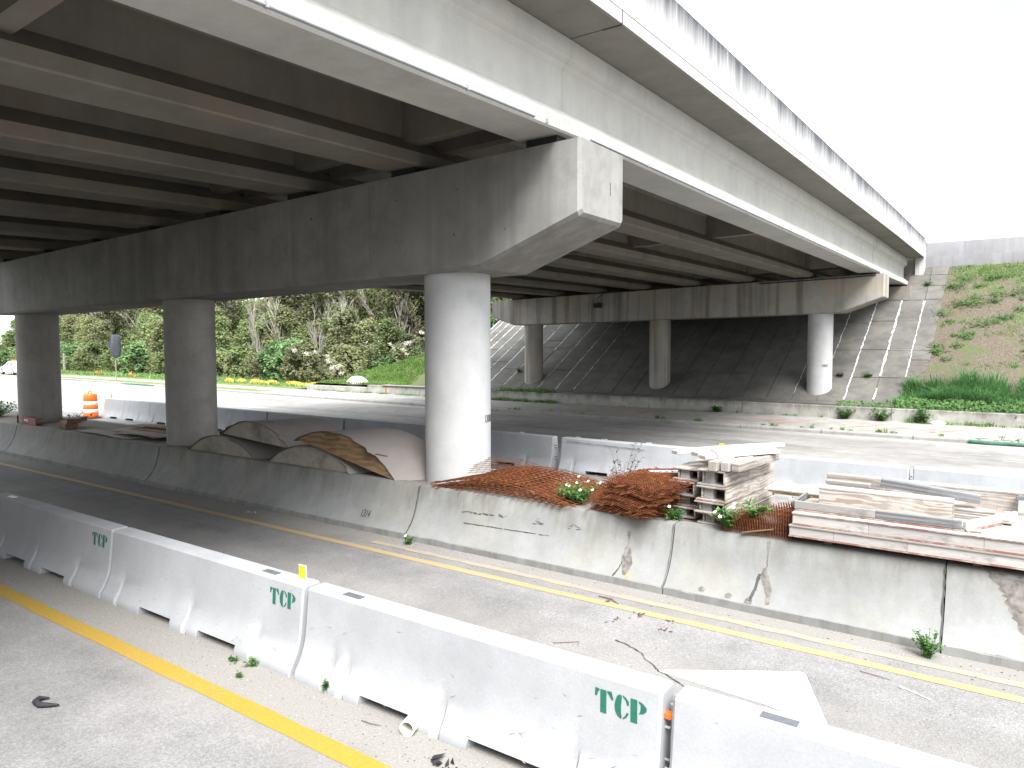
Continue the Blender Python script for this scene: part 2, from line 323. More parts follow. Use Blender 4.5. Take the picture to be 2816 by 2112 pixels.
def soil(name):
    k = Mat(name, 0.95, 0.15)
    n = k.noise(0.8, 7, rough=0.65); f = k.noise(14, 6, off=5, rough=0.7)
    c = k.ramp(f, (0.28, (0.05, 0.04, 0.032)), (0.5, (0.098, 0.08, 0.062)), (0.72, (0.165, 0.142, 0.11)))
    x = k.xyz()
    left = k.maprange(x[0], -30.5, -33.0, 0.0, 1.0)
    hi = k.maprange(x[2], 5.2, 7.6, 0.0, 0.5)
    g = k.ramp(k.math('ADD', n, k.math('ADD', k.math('MULTIPLY', left, 0.32), k.math('MULTIPLY', hi, 0.25))), (0.50, 0.0), (0.66, 1.0))
    gc = k.ramp(k.noise(20, 5, off=2), (0.3, (0.045, 0.07, 0.022)), (0.7, (0.10, 0.12, 0.05)))
    k.bump(f, 0.8, 0.05)
    return k.color(k.mix(c, gc, k.math('MULTIPLY', g, 0.85)))
MT['soil'] = soil('dry_soil_and_grass')
def verge(name):
    k = Mat(name, 0.95, 0.15)
    f = k.noise(9, 7, rough=0.7); n = k.noise(0.7, 5, off=2)
    c = k.ramp(f, (0.3, (0.055, 0.095, 0.025)), (0.7, (0.14, 0.18, 0.06)))
    c = k.mix(c, (0.20, 0.17, 0.10), k.ramp(n, (0.5, 0.0), (0.7, 0.7)))
    k.bump(f, 0.7, 0.05)
    return k.color(c)
MT['verge'] = verge('verge_grass_ground')
MT['ground'] = plain('scrub_ground', (0.10, 0.10, 0.055), 0.95, 0.3, 0.5)
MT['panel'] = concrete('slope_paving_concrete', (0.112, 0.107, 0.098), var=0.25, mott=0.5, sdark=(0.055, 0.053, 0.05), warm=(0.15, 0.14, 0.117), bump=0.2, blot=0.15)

# ------------------------------------------------------------------ mesh helpers
class MB:
    def __init__(s): s.v = []; s.f = []; s.mi = []; s.cur = 0
    def add(s, vs, fs):
        n = len(s.v); s.v += [tuple(p) for p in vs]
        for f in fs: s.f.append(tuple(n+i for i in f)); s.mi.append(s.cur)
        return s
    def box(s, x0, x1, y0, y1, z0, z1, M=None):
        vs = [Vector((x, y, z)) for z in (z0, z1) for y in (y0, y1) for x in (x0, x1)]
        if M is not None: vs = [M @ p for p in vs]
        return s.add(vs, [(0, 2, 3, 1), (4, 5, 7, 6), (0, 1, 5, 4), (2, 6, 7, 3), (0, 4, 6, 2), (1, 3, 7, 5)])
    def loft(s, rings, close=True, cap=True):
        n = len(rings[0]); o = len(s.v)
        for r in rings: s.v += [tuple(p) for p in r]
        for i in range(len(rings)-1):
            for j in range(n if close else n-1):
                k = (j+1) % n
                s.f.append((o+i*n+j, o+i*n+k, o+(i+1)*n+k, o+(i+1)*n+j)); s.mi.append(s.cur)
        if cap:
            s.f.append(tuple(o+j for j in reversed(range(n)))); s.mi.append(s.cur)
            s.f.append(tuple(o+(len(rings)-1)*n+j for j in range(n))); s.mi.append(s.cur)
        return s
    def tube(s, pts, r, n=6, cap=True):
        pts = [Vector(p) for p in pts]; rr = r if isinstance(r, (list, tuple)) else [r]*len(pts)
        rings = []
        for i, p in enumerate(pts):
            d = (pts[min(i+1, len(pts)-1)]-pts[max(i-1, 0)])
            if d.length < 1e-9: d = Vector((0, 0, 1))
            d.normalize()
            a = d.cross(Vector((0, 0, 1)) if abs(d.z) < 0.9 else Vector((1, 0, 0))).normalized(); b = d.cross(a)
            rings.append([p+(a*math.cos(t)+b*math.sin(t))*rr[i] for t in [2*math.pi*j/n for j in range(n)]])
        return s.loft(rings, True, cap)
    def lathe(s, prof, n=32, c=(0, 0, 0)):
        rings = [[(c[0]+r*math.cos(2*math.pi*j/n), c[1]+r*math.sin(2*math.pi*j/n), c[2]+z) for j in range(n)] for r, z in prof]
        return s.loft(rings, True, True)
    def mesh(s, name, mats, off=(0, 0, 0)):
        me = bpy.data.meshes.new(name)
        ox, oy, oz = off
        me.from_pydata([(x-ox, y-oy, z-oz) for x, y, z in s.v], [], s.f)
        if not isinstance(mats, (list, tuple)): mats = [mats]
        for q in mats: me.materials.append(q)
        if len(mats) > 1:
            me.polygons.foreach_set('material_index', s.mi)
        me.update()
        return me

def smooth(o, ang=35):
    me = o.data
    me.polygons.foreach_set('use_smooth', [True]*len(me.polygons))
    try: me.set_sharp_from_angle(angle=rad(ang))
    except Exception: pass
def bevel(o, w, seg=2):
    b = o.modifiers.new('bevel', 'BEVEL'); b.width = w; b.segments = seg; b.limit_method = 'ANGLE'; b.angle_limit = rad(40)
def tag(o, label=None, cat=None, group=None, kind=None):
    if label: o['label'] = label
    if cat: o['category'] = cat
    if group: o['group'] = group
    if kind: o['kind'] = kind
    return o
def thing(name, label, cat, loc=(0, 0, 0), group=None):
    o = bpy.data.objects.new(name, None); o.empty_display_size = 0.1
    COL.objects.link(o); o.location = loc; WL[o.name] = Vector(loc)
    return tag(o, label, cat, group)
WL = {}
def obj(name, mb, mats, parent=None, sm=None, bev=None, loc=None):
    """link one mesh object; geometry is given in world coordinates"""
    if parent is not None: off = WL[parent.name]
    else:
        if loc is None:
            xs = [p[0] for p in mb.v]; ys = [p[1] for p in mb.v]; zs = [p[2] for p in mb.v]
            loc = ((min(xs)+max(xs))/2, (min(ys)+max(ys))/2, min(zs))
        off = Vector(loc)
    o = bpy.data.objects.new(name, mb.mesh(name, mats, off)); COL.objects.link(o)
    if parent is not None: o.parent = parent
    else: o.location = off
    WL[o.name] = Vector(off)
    if sm: smooth(o, sm)
    if bev: bevel(o, bev)
    return o
def struct(name, mb, mats, **k):
    return tag(obj(name, mb, mats, **k), kind='structure')
def copy_tree(o, parent=None):
    c = o.copy(); COL.objects.link(c)
    if parent is not None: c.parent = parent
    for ch in list(o.children): copy_tree(ch, c)
    return c
def lerp(a, b, t): return a+(b-a)*t
def interp(xs, ys, x):
    if x <= xs[0]: return ys[0]
    for i in range(len(xs)-1):
        if x <= xs[i+1]: return lerp(ys[i], ys[i+1], (x-xs[i])/(xs[i+1]-xs[i]))
    return ys[-1]

def text_polys(s, size=1.0, bold=0.0):
    cu = bpy.data.curves.new('text', 'FONT'); cu.body = s; cu.size = size; cu.offset = bold
    o = bpy.data.objects.new('text', cu); COL.objects.link(o)
    bpy.context.view_layer.update()
    me = o.evaluated_get(bpy.context.evaluated_depsgraph_get()).to_mesh()
    vs = [tuple(v.co) for v in me.vertices]; fs = [tuple(p.vertices) for p in me.polygons]
    o.evaluated_get(bpy.context.evaluated_depsgraph_get()).to_mesh_clear()
    bpy.data.objects.remove(o); bpy.data.curves.remove(cu)
    return vs, fs
# ------------------------------------------------------------------ setting: ground, roads, verge, embankment
def zfar(y): return 0.0 if y < 15.4 else -0.02*(min(y, 33)-15.4)
def ex(x): return 0.0 if x > -20 else min(2.9, (-20-x)*0.055)
XS = [-400, -200, -140, -110, -95, -80, -65, -55, -48, -42, -36, -30, -25, -20, -10, 0, 15, 60, 200, 400]

mb = MB(); mb.add([(-900, -700, -0.9), (900, -700, -0.9), (900, 1100, -0.9), (-900, 1100, -0.9)], [(0, 1, 2, 3)])
struct('ground', mb, MT['ground'])
mb = MB(); mb.add([(-400, -14, 0), (400, -14, 0), (400, 15.2, 0), (-400, 15.2, 0)], [(0, 1, 2, 3)])
struct('near_road', mb, MT['near_road'])
mb = MB()
for i in range(len(XS)-1):
    a, b = XS[i], XS[i+1]
    ya, yb = 28.35+ex(a), 28.35+ex(b)
    mb.add([(a, 15.2, 0.0), (b, 15.2, 0.0), (b, yb, zfar(28.35)), (a, ya, zfar(28.35))], [(0, 1, 2, 3)])
struct('far_road', mb, MT['far_road'])
ZR = zfar(28.35)                                       # road level at the kerb, -0.26
# kerb: one section every 3 m where it can be told apart
mb = MB()
kerb = tag(bpy.data.objects.new('kerb', None), kind='structure'); COL.objects.link(kerb); WL['kerb'] = Vector((0, 0, 0))
xk = -96.0
while xk < 14:
    x1 = min(14, xk+3.0); g = 0.012
    ya, yb = 28.35+ex(xk), 28.35+ex(x1)
    mb = MB()
    prof = [(0.0, ZR-0.2), (0.0, ZR+0.10), (0.03, ZR+0.145), (0.2, ZR+0.15), (0.2, ZR-0.2)]
    dz = R.uniform(-0.006, 0.006)
    mb.loft([[(xk+g, ya+p, z+dz) for p, z in prof], [(x1-g, yb+p, z+dz) for p, z in prof]])
    obj('kerb_section', mb, MT['kerb'], kerb)
    xk = x1
ZS = ZR+0.15
mb = MB()
for i in range(len(XS)-1):
    a, b = XS[i], XS[i+1]
    ya, yb = ex(a), ex(b)
    if b <= -41:   # grass strip between kerb and walk, then walk, then verge
        mb.cur = 1; mb.add([(a, 28.55+ya, ZS-0.01), (b, 28.55+yb, ZS-0.01), (b, 29.9+yb, ZS), (a, 29.9+ya, ZS)], [(0, 1, 2, 3)])
        mb.cur = 0; mb.add([(a, 29.9+ya, ZS), (b, 29.9+yb, ZS), (b, 31.5+yb, ZS+.02), (a, 31.5+ya, ZS+.02)], [(0, 1, 2, 3)])
        mb.cur = 1; mb.add([(a, 31.5+ya, ZS+.02), (b, 31.5+yb, ZS+.02), (b, 38+yb, ZS+.1), (a, 38+ya, ZS+.1)], [(0, 1, 2, 3)])
    else:
        mb.cur = 0; mb.add([(a, 28.55+ya, ZS-0.01), (b, 28.55+yb, ZS-0.01), (b, 33.1, ZS+.02), (a, 33.1 if a > -41 else 31.5+ya, ZS+.02)], [(0, 1, 2, 3)])
struct('sidewalk', mb, [MT['sidewalk'], MT['verge']])

# embankment behind the toe wall
def hill(x, y):
    t = 0.40 if y < 35 else 0.42+0.56*(y-35)
    if x < -30: l = 0.10+0.36*(x+41.0)
    else: l = 4.06+(x+30)*0.9
    w = noise.noise(Vector((x*0.35, y*0.35, 3.0)))*0.14+noise.noise(Vector((x*1.3, y*1.3, 1.0)))*0.05
    z = min(t, l, 7.86)
    if z < -0.1: z = -0.1
    k = min(1.0, max(0.0, (z-0.45)/0.6))
    if -31.6 < x < -3.9 and y < 48.5: k *= 0.0
    return z+w*k
mb = MB()
hx = [-140+i*2.5 for i in range(36)]+[-50+i*0.5 for i in range(130)]+[15+i*3 for i in range(16)]
hy = [33.2, 33.6, 34.2, 34.7]+[35+i*0.45 for i in range(34)]+[50.5, 53, 58, 66, 80, 120, 300]
vs = [(x, y, hill(x, y)) for y in hy for x in hx]
nx = len(hx)
mb.add(vs, [(j*nx+i, j*nx+i+1, (j+1)*nx+i+1, (j+1)*nx+i) for j in range(len(hy)-1) for i in range(nx-1)])
o = struct('embankment', mb, MT['soil'], sm=60)
# unseen near-side embankment behind the camera, added to keep light out under the bridge
mb = MB()
mb.add([(-60, -13.9, 0.0), (40, -13.9, 0.0), (40, -28.0, 6.7), (-60, -28.0, 6.7), (-60, -70, 6.9), (40, -70, 6.9)], [(0, 1, 2, 3), (3, 2, 5, 4)])
struct('unseen_embankment', mb, MT['soil'])

# slope paving: separate concrete panels with joints
paving = tag(bpy.data.objects.new('slope_paving', None), kind='structure'); COL.objects.link(paving); WL['slope_paving'] = Vector((0, 0, 0))
colx = [-31.3, -30.75, -30.1, -29.4, -28.6, -27.75, -26.75, -25.5, -24.2, -22.95, -21.7, -20.5, -19.3, -18.1, -16.9, -15.75, -14.6, -13.4, -12.2, -11.05, -9.9, -8.75, -7.64, -6.5, -5.32, -4.27, -3.45]
def sl(y): return 0.40 if y < 35 else 0.42+0.56*(y-35)
rowsy = [33.42, 34.95, 36.85, 39.1, 41.6, 43.75]
PR = random.Random(3)
for i in range(len(colx)-1):
    x0, x1 = colx[i], colx[i+1]
    ry = [y+(PR.uniform(-.12, .12) if 1 < q < 5 else 0) for q, y in enumerate(rowsy)]
    if x0 > -4.4: ry = [38.3, 39.05, 41.25, 43.75, 45.2, 46.4, 47.4]
    elif x0 > -5.4: ry[-1:] = [43.75, 44.9, 46.4]
    if x1 < -30.0: ry = [y for y in ry if y > 36.5]
    for q in range(len(ry)-1):
        y0, y1 = ry[q], ry[q+1]
        g = 0.016
        xa, xb = x0+g, x1-g
        if x0 > -4.6 and y0 < 38: continue
        mb = MB(); dz = PR.uniform(-0.012, 0.012); th = 0.06
        c = [(xa, y0+g), (xb, y0+g), (xb, y1-g), (xa, y1-g)]
        mb.add([(x, y, sl(y)-0.10) for x, y in c]+[(x, y, sl(y)+th+dz) for x, y in c],
               [(3, 2, 1, 0), (4, 5, 6, 7), (0, 1, 5, 4), (1, 2, 6, 5), (2, 3, 7, 6), (3, 0, 4, 7)])
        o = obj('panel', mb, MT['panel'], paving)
mb = MB(); c = [(-31.2, 33.45), (-3.6, 33.45), (-3.6, 34.99), (-31.2, 34.99)]
mb.add([(-31.2, 33.45, sl(34)+.005), (-5.3, 33.45, sl(34)+.005), (-5.3, 34.95, sl(34.9)+.005), (-31.2, 34.95, sl(34.9)+.005), (-3.5, 48, sl(48)+.01), (-31.2, 48, sl(48)+.01), (-3.5, 37.5, sl(37.5)+.01)],
       [(0, 1, 2, 3), (3, 2, 6, 4, 5)])
obj('joint_bed', mb, MT['joint_soil'], paving)
def sealant(pts, w):
    """a ragged bead of white sealant lying on the panels"""
    mb = MB(); n = max(4, int((Vector(pts[0])-Vector(pts[1])).length/0.16))
    a, b = Vector(pts[0]), Vector(pts[1]); d = (b-a).normalized(); s = Vector((-d.y, d.x, 0))
    rows = []
    for q in range(n+1):
        p = a.lerp(b, q/n); ww = w*PR.choice((.35, .6, .8, .8, 1.0, 1.25)); off = PR.uniform(-.02, .02)
        for sgn in (-1, 1):
            x, y = p.x+s.x*(off+sgn*ww), p.y+s.y*(off+sgn*ww)
            rows.append((x, y, sl(p.y)+0.078))
    mb.add(rows, [(2*q, 2*q+1, 2*q+3, 2*q+2) for q in range(n)])
    obj('joint_sealant', mb, MT['sealant'], paving)
for x, w, ya, yb in ((-4.27, .045, 36.9, 43.6), (-5.32, .055, 36.9, 43.7), (-5.3, .04, 35.2, 36.0), (-6.5, .045, 35.1, 43.7), (-7.64, .028, 36.0, 43.0), (-8.75, .02, 35.4, 39.3), (-20.5, .035, 35.0, 43.5), (-21.7, .035, 35.0, 43.7),
                     (-22.95, .03, 35.0, 43.7), (-24.2, .045, 38.8, 43.7), (-25.5, .03, 35.2, 43.7), (-26.75, .05, 35.0, 43.7), (-27.75, .03, 35.0, 43.7), (-28.6, .035, 35.0, 43.7),
                     (-29.4, .045, 35.8, 43.7), (-30.1, .04, 36.8, 43.7), (-30.75, .035, 36.9, 43.7), (-31.2, .05, 37.2, 43.7)):
    sealant([(x, ya), (x, yb)], w*.8)
for x0, x1, y, w in ((-6.5, -5.3, 41.65, .03), (-6.5, -5.3, 39.1, .02), (-5.3, -4.27, 39.0, .03), (-7.64, -6.5, 40.4, .022), (-6.5, -4.4, 43.72, .025), (-4.27, -3.5, 41.25, .02), (-4.27, -3.45, 45.2, .03), (-4.2, -3.45, 46.4, .025), (-22.95, -21.7, 36.9, .03), (-24.2, -22.95, 39.2, .03), (-25.5, -24.2, 40.0, .04),
                     (-24.2, -22.95, 41.3, .03), (-28.6, -26.75, 37.6, .03), (-30.1, -28.6, 40.2, .03), (-31.2, -29.4, 41.0, .03), (-5.3, -4.5, 36.85, .02)):
    sealant([(x0, y), (x1, y)], w)

# ------------------------------------------------------------------ toe wall, retaining wall
tw = thing('toe_wall', 'low stained concrete wall along the foot of the far slope', 'wall', (-12, 33.1, ZS))
x = -41.0; k = 0
while x < 16:
    x1 = min(16.2, x+(4.6 if k % 3 else 6.1)); top = 0.42
    if x < -36: top = 0.25
    if x > -3.4: top = 0.36
    mb = MB(); prof = [(32.98, -0.5), (32.98, top-.03), (33.01, top), (33.28, top), (33.28, -0.5)]
    mb.loft([[(x+.012, y, z) for y, z in prof], [(x1-.012, y, z) for y, z in prof]])
    obj('wall_section', mb, MT['toe'], tw)
    x = x1; k += 1
mb = MB(); mb.box(-33.5, -29.6, 32.9, 33.34, 0.425, 0.47); obj('coping', mb, MT['kerb'], tw)
rw = thing('retaining_wall', 'dark weathered concrete wall along the top of the grass bank', 'wall', (0, 47.6, 7.0))
x = -4.63
for n in range(6):
    x1 = x+7.0; mb = MB(); mb.box(x, x1-.02, 47.6, 47.95, 7.0, 8.80); obj('wall_section', mb, MT['retain'], rw)
    mb = MB(); mb.box(x, x1-.02, 47.42, 47.597, 7.0, 7.99); obj('footing', mb, MT['retain'], rw)
    x = x1

# ------------------------------------------------------------------ overpass bridge
bridge = thing('overpass_bridge', 'pale concrete highway overpass on long beams crossing above both roads', 'bridge', (-14.7, 9.35, 6.0))
PY = [-28.4, -17.6, 9.2, 35.9, 46.5]; PZ = [4.95, 5.25, 6.03, 6.21, 6.31]
def zbot(x, y): return interp(PY, PZ, y)-0.0225*(-5.7-x)
GX = [-5.7-2.72*k for k in range(8)]
# AASHTO-like beam profile: half widths and heights
HP = [(0.375, 0.0), (0.40, 0.025), (0.40, 0.20), (0.10, 0.46), (0.10, 1.02), (0.16, 1.10), (0.255, 1.17), (0.255, 1.37)]
def beam(xc, y0, y1, mat, depth_to):
    mb = MB(); rings = []
    for y in (y0, y1):
        zb = zbot(xc, y); top = depth_to(xc, y)-zb
        pts = [(w, h) for w, h in HP[:-1]]+[(0.255, top)]
        ring = [(xc+w, y, zb+h) for w, h in pts]+[(xc-w, y, zb+h) for w, h in reversed(pts)]
        rings.append(ring)
    mb.loft(rings)
    return obj('girder', mb, mat, bridge)
def zsof(x, y): return interp([-28.4, -17.6, 9.2, 35.9, 48.2], [6.40, 6.70, 7.46, 7.80, 7.88], y)-0.0225*(-5.7-x)
for k, gx in enumerate(GX):
    for (y0, y1) in ((-28.2, -17.65), (-17.6, 9.194), (9.20, 35.86), (35.93, 46.3)):
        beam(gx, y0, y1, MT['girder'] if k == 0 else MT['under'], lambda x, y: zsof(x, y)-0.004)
# diaphragms between the beams
for yd, zc in ((-16.9, .35), (-7.6, .35), (2.95, .30), (8.8, .35), (9.6, .35), (22.6, .35), (35.4, .35), (36.3, .35), (45.9, .35)):
    for k in range(7):
        x0, x1 = GX[k+1]+0.101, GX[k]-0.101
        if yd in (-7.6,) and k > 3: continue
        mb = MB()
        zb0, zb1 = zbot(x0, yd)+zc, zbot(x1, yd)+zc
        for yy in (yd-0.12, yd+0.12): pass
        vs = []
        for yy in (yd-0.12, yd+0.12):
            vs += [(x0, yy, zb0), (x1, yy, zb1), (x1, yy, zsof(x1, yy)-.006), (x0, yy, zsof(x0, yy)-.006)]
        mb.add(vs, [(0, 1, 2, 3), (7, 6, 5, 4), (0, 4, 5, 1), (1, 5, 6, 2), (2, 6, 7, 3), (3, 7, 4, 0)])
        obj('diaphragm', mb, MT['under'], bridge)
XR, XL = -4.63, -25.85
def deck(y0, y1):
    mb = MB(); rings = []
    for y in (y0, y1):
        def z(x): return zsof(x, y)
        zr = z(-5.44)+0.02
        ring = [(XL, y, z(XL)), (-5.96, y, z(-5.96)), (-5.44, y, z(-5.44)), (XR-.03, y, zr-.02), (XR, y, zr), (XR, y, zr+0.21), (XL, y, z(XL)+0.21)]
        rings.append(ring)
    mb.loft(rings)
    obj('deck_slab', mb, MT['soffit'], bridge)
    # parapet of the shape with a sloping road face, outer face a little proud of the slab
    for side in (0, 1):
        mb = MB(); rings = []
        for y in (y0, y1):
            if side == 0:
                b = zsof(-5.44, y)+0.02+0.17
                hgt = interp([-17.6, 9.2, 48.2], [0.82, 0.80, 0.90], y)
                ring = [(XR+.012, y, b), (XR+.012, y, b+hgt-.012), (XR, y, b+hgt), (XR-.20, y, b+hgt), (XR-.22, y, b+.35), (XR-.40, y, b+.12), (XR-.40, y, b+.045)]
            else:
                b = zsof(XL, y)+0.17; hgt = 0.82
                ring = [(XL-.012, y, b), (XL+.40, y, b+.045), (XL+.40, y, b+.12), (XL+.22, y, b+.35), (XL+.20, y, b+hgt), (XL-.012, y, b+hgt)]
            rings.append(ring)
        mb.loft(rings); obj('parapet', mb, MT['parapet'], bridge)
deck(-28.3, -17.62); deck(-17.6, 9.17); deck(9.20, 35.86); deck(35.88, 46.55)
# side form of the slab edge below the parapet: drip strip
for (y0, y1) in ((-17.55, 9.17), (9.20, 35.86), (35.88, 46.55)):
    mb = MB()
    mb.loft([[(XR+.004, y, zsof(-5.44, y)+.012), (XR+.004, y, zsof(-5.44, y)+.19), (XR-.01, y, zsof(-5.44, y)+.19), (XR-.01, y, zsof(-5.44, y)+.012)] for y in (y0, y1)])
    obj('slab_fascia', mb, MT['girder'], bridge)
# conduit along the outer beam with clips
mb = MB(); ys = [-17+i*1.0 for i in range(27)]
mb.tube([(-5.285, y, zbot(-5.7, y)+.055) for y in ys if y < 8.9], 0.016, 8)
mb.tube([(-5.285, y, zbot(-5.7, y)+.055) for y in [9.5+i*1.0 for i in range(27)] if y < 35.6], 0.016, 8)
o = obj('conduit', mb, MT['conduit'], bridge, sm=50)
for y in [-1.5, 1.2, 3.9, 6.6, 8.3, 11.5, 14.2, 16.9, 19.6, 22.3, 25.0, 27.7, 30.4, 33.1]:
    z = zbot(-5.7, y)+.055; mb = MB(); mb.box(-5.308, -5.262, y-.012, y+.012, z-.024, z+.024)
    mb.box(-5.308, -5.295, y-.006, y+.006, z+.024, z+.055); obj('conduit_clip', mb, MT['conduit'], bridge)
mb = MB(); mb.tube([(-5.285, 35.6, zbot(-5.7, 35.6)+.05), (-5.29, 35.8, 6.2), (-5.35, 35.24, 6.08), (-6.4, 35.2, 6.02), (-8.4, 35.22, 5.98), (-10.4, 35.23, 5.93)], .025, 6)
obj('drain_hose', mb, MT['rubber'], bridge, sm=60)
# small pale junction box under the deck
mb = MB(); mb.box(-19.0, -18.4, 27.0, 27.08, 6.15, 6.35); obj('junction_box', mb, MT['steel'], bridge)
# abutment: bearing seat, back wall, cheek wall
mb = MB(); mb.add([(-26.2, 44.0, 5.0), (-5.0, 44.0, 5.0), (-5.0, 44.02, 6.16), (-26.2, 44.02, 5.66), (-26.2, 46.7, 5.0), (-5.0, 46.7, 5.0), (-5.0, 46.7, 6.16), (-26.2, 46.7, 5.66)],
   [(0, 1, 2, 3), (7, 6, 5, 4), (0, 4, 5, 1), (1, 5, 6, 2), (2, 6, 7, 3), (3, 7, 4, 0)])
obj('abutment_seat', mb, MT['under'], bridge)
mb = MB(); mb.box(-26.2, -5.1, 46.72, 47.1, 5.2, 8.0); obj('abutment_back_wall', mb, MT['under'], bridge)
mb = MB(); mb.box(-5.08, -4.66, 46.58, 48.2, 5.3, 7.93); obj('cheek_wall', mb, MT['girder'], bridge, bev=.015)
mb = MB(); mb.add([(-4.64, 46.57, 6.05), (-4.64, 48.3, 7.0), (-4.64, 48.3, 8.80), (-4.64, 46.57, 8.90), (-4.9, 46.57, 6.05), (-4.9, 48.3, 7.0), (-4.9, 48.3, 8.80), (-4.9, 46.57, 8.90)],
   [(3, 2, 1, 0), (4, 5, 6, 7), (0, 1, 5, 4), (1, 2, 6, 5), (2, 3, 7, 6), (3, 0, 4, 7)])
obj('wing_wall', mb, MT['parapet'], bridge)
# joint stains on the slab at the pier
mb = MB(); mb.box(XR-.3, XR+.006, 9.174, 9.196, 7.455, 7.80); obj('expansion_joint', mb, MT['stain'], bridge)

for yj in (3.0, 15.4, 21.8, 28.6):
    b = zsof(-5.44, yj)+.20; mb = MB(); mb.box(XR+.0125, XR+.0145, yj-.008, yj+.008, b, b+.79); obj('parapet_joint', mb, MT['scuff'], bridge)
# ------------------------------------------------------------------ piers
def pier(name, label, yc, cols, zcol0, dz, mat, colmats):
    t = thing(name, label, 'bridge pier', (-15.77, yc, zcol0))
    X0, X1 = -26.40, -5.0
    def ztop(x): return 5.90+dz-0.0225*(-5.0-x)
    def zlow(x):
        base = 4.23+dz-0.0155*(-6.6-x)
        if x > -6.75: return lerp(base, 4.86+dz, (x+6.75)/1.75)
        if x < -24.8: return lerp(base, 4.45+dz, (-24.8-x)/1.6)
        return base
    mb = MB(); rings = []; hw = 0.66; c = 0.05
    for x in (X0, -24.8, -20, -15, -10, -6.75, X1-c):
        zt, zl = ztop(x), zlow(x)
        rings.append([(x, yc-hw+c, zl), (x, yc-hw, zl+c*1.1), (x, yc-hw, zt), (x, yc+hw, zt), (x, yc+hw, zl+c*1.1), (x, yc+hw-c, zl)])
    zt, zl = ztop(X1), zlow(X1-c)
    rings.append([(X1, yc-hw+2*c, zl+c), (X1, yc-hw+c, zl+2*c), (X1, yc-hw+c, zt), (X1, yc+hw-c, zt), (X1, yc+hw-c, zl+2*c), (X1, yc+hw-2*c, zl+c)])
    mb.loft(rings); obj('pier_cap', mb, mat, t)
    for i, cx in enumerate(cols):
        mb = MB(); n = 56; r = 0.55; zt = 4.23+dz-0.0155*(-6.6-cx)+.03
        mb.lathe([(r, zcol0[i] if isinstance(zcol0, list) else zcol0), (r, zt)], n, (cx, yc, 0))
        obj('column', mb, colmats[i], t, sm=40)
    # bearing pads under the beams
    for gx in GX:
        for s in (-1, 1):
            yy = yc-.15+s*.28; mb = MB(); zt = min(ztop(gx), 9)
            mb.box(gx-.26, gx+.26, yy-.13, yy+.13, ztop(gx)-.03, zbot(gx, yy)+.004); obj('bearing_pad', mb, MT['rubber'], t)
    return t
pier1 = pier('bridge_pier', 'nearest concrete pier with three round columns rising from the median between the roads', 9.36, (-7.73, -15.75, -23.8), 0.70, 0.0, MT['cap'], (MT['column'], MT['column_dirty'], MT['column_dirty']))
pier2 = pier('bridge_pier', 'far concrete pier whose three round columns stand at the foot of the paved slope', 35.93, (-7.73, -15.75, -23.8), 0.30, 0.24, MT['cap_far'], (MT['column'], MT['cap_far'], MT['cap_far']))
def ring_text(s, parent, cx, cy, ang0, z, size, r, narrow=0.62):
    vs, fs = text_polys(s, size, size*.025)
    mb = MB(); out = []
    for x, y, _ in vs:
        a = ang0+x*narrow/r
        out.append((cx+(r+.003)*math.cos(a), cy+(r+.003)*math.sin(a), z+y))
    mb.add(out, fs); obj('stencilled_number', mb, MT['black_paint'], parent)
ring_text('130067', pier1, -7.73, 9.36, rad(1), 1.79, 0.17, 0.55)
ring_text('130067', pier2, -7.73, 35.93, rad(-71), 2.0, 0.17, 0.55)
# form joints and tie holes on the near face of the cap
for xj in (-20.3, -14.2, -9.1):
    mb = MB(); mb.box(xj-.004, xj+.004, 8.698, 8.7005, 4.35-.0155*(-6.6-xj), 5.86-.0225*(-5-xj)); obj('form_joint', mb, MT['spall'], pier1)
mb = MB(); qh = random.Random(12)
for xh in [-6.3, -7.2, -8.4, -10.6, -12.4, -15.1, -17.7, -19.2, -22.0]:
    for zh in (4.75, 5.45):
        if qh.random() < .3: continue
        x_, z_, r_ = xh+qh.uniform(-.1, .1), zh+qh.uniform(-.05, .05)-.0155*(-6.6-xh), qh.uniform(.012, .022)
        mb.add([(x_+r_*math.cos(i_*math.pi/4), 8.698, z_+r_*math.sin(i_*math.pi/4)) for i_ in range(8)], [tuple(reversed(range(8)))])
tag(obj('tie_holes', mb, MT['stain'], pier1), kind='stuff')
mb = MB()
for q in range(14):
    mb.box(-5.0, -4.996, 9.57+R.uniform(-.008, .008), 9.578+R.uniform(0, .006), 5.42-q*.013, 5.435-q*.013)
obj('crack_mark', mb, MT['stain'], pier1)
# camera-like lamp bracket on the far cap
mb = MB(); mb.box(-19.3, -18.9, 35.05, 35.26, 5.05, 5.3); mb.tube([(-19.1, 35.2, 5.3), (-19.1, 35.15, 5.6), (-18.7, 35.15, 5.8)], .02, 5); obj('junction_box', mb, MT['rubber'], pier2)
# ------------------------------------------------------------------ painted markings (thin sheets above the road)
def sheet(name, polys, mat, z):
    mb = MB()
    for p in polys:
        mb.add([(x, y, (zfar(y) if y > 15.2 else 0)+z) for x, y in p], [tuple(range(len(p)))])
    return struct(name, mb, mat)
def strip(x0, x1, y0, y1, jit=0.008, n=40):
    rows = []; P = []
    for i in range(n+1):
        x = lerp(x0, x1, i/n); P.append((x, y0+R.uniform(-jit, jit), y1+R.uniform(-jit, jit)))
    return [[(P[i][0], P[i][1]), (P[i+1][0], P[i+1][1]), (P[i+1][0], P[i+1][2]), (P[i][0], P[i][2])] for i in range(n)]
sheet('yellow_edge_line', strip(-60, 12, 3.47, 3.65, .008, 160), MT['yellow_line'], .004)
sheet('yellow_lane_line', strip(-60, 12, 7.43, 7.56, .006, 160), MT['yellow_mid'], .004)
sheet('faded_lane_line', strip(-8.2, 12, 7.76, 7.88, .012, 90), MT['yellow_faded'], .004)
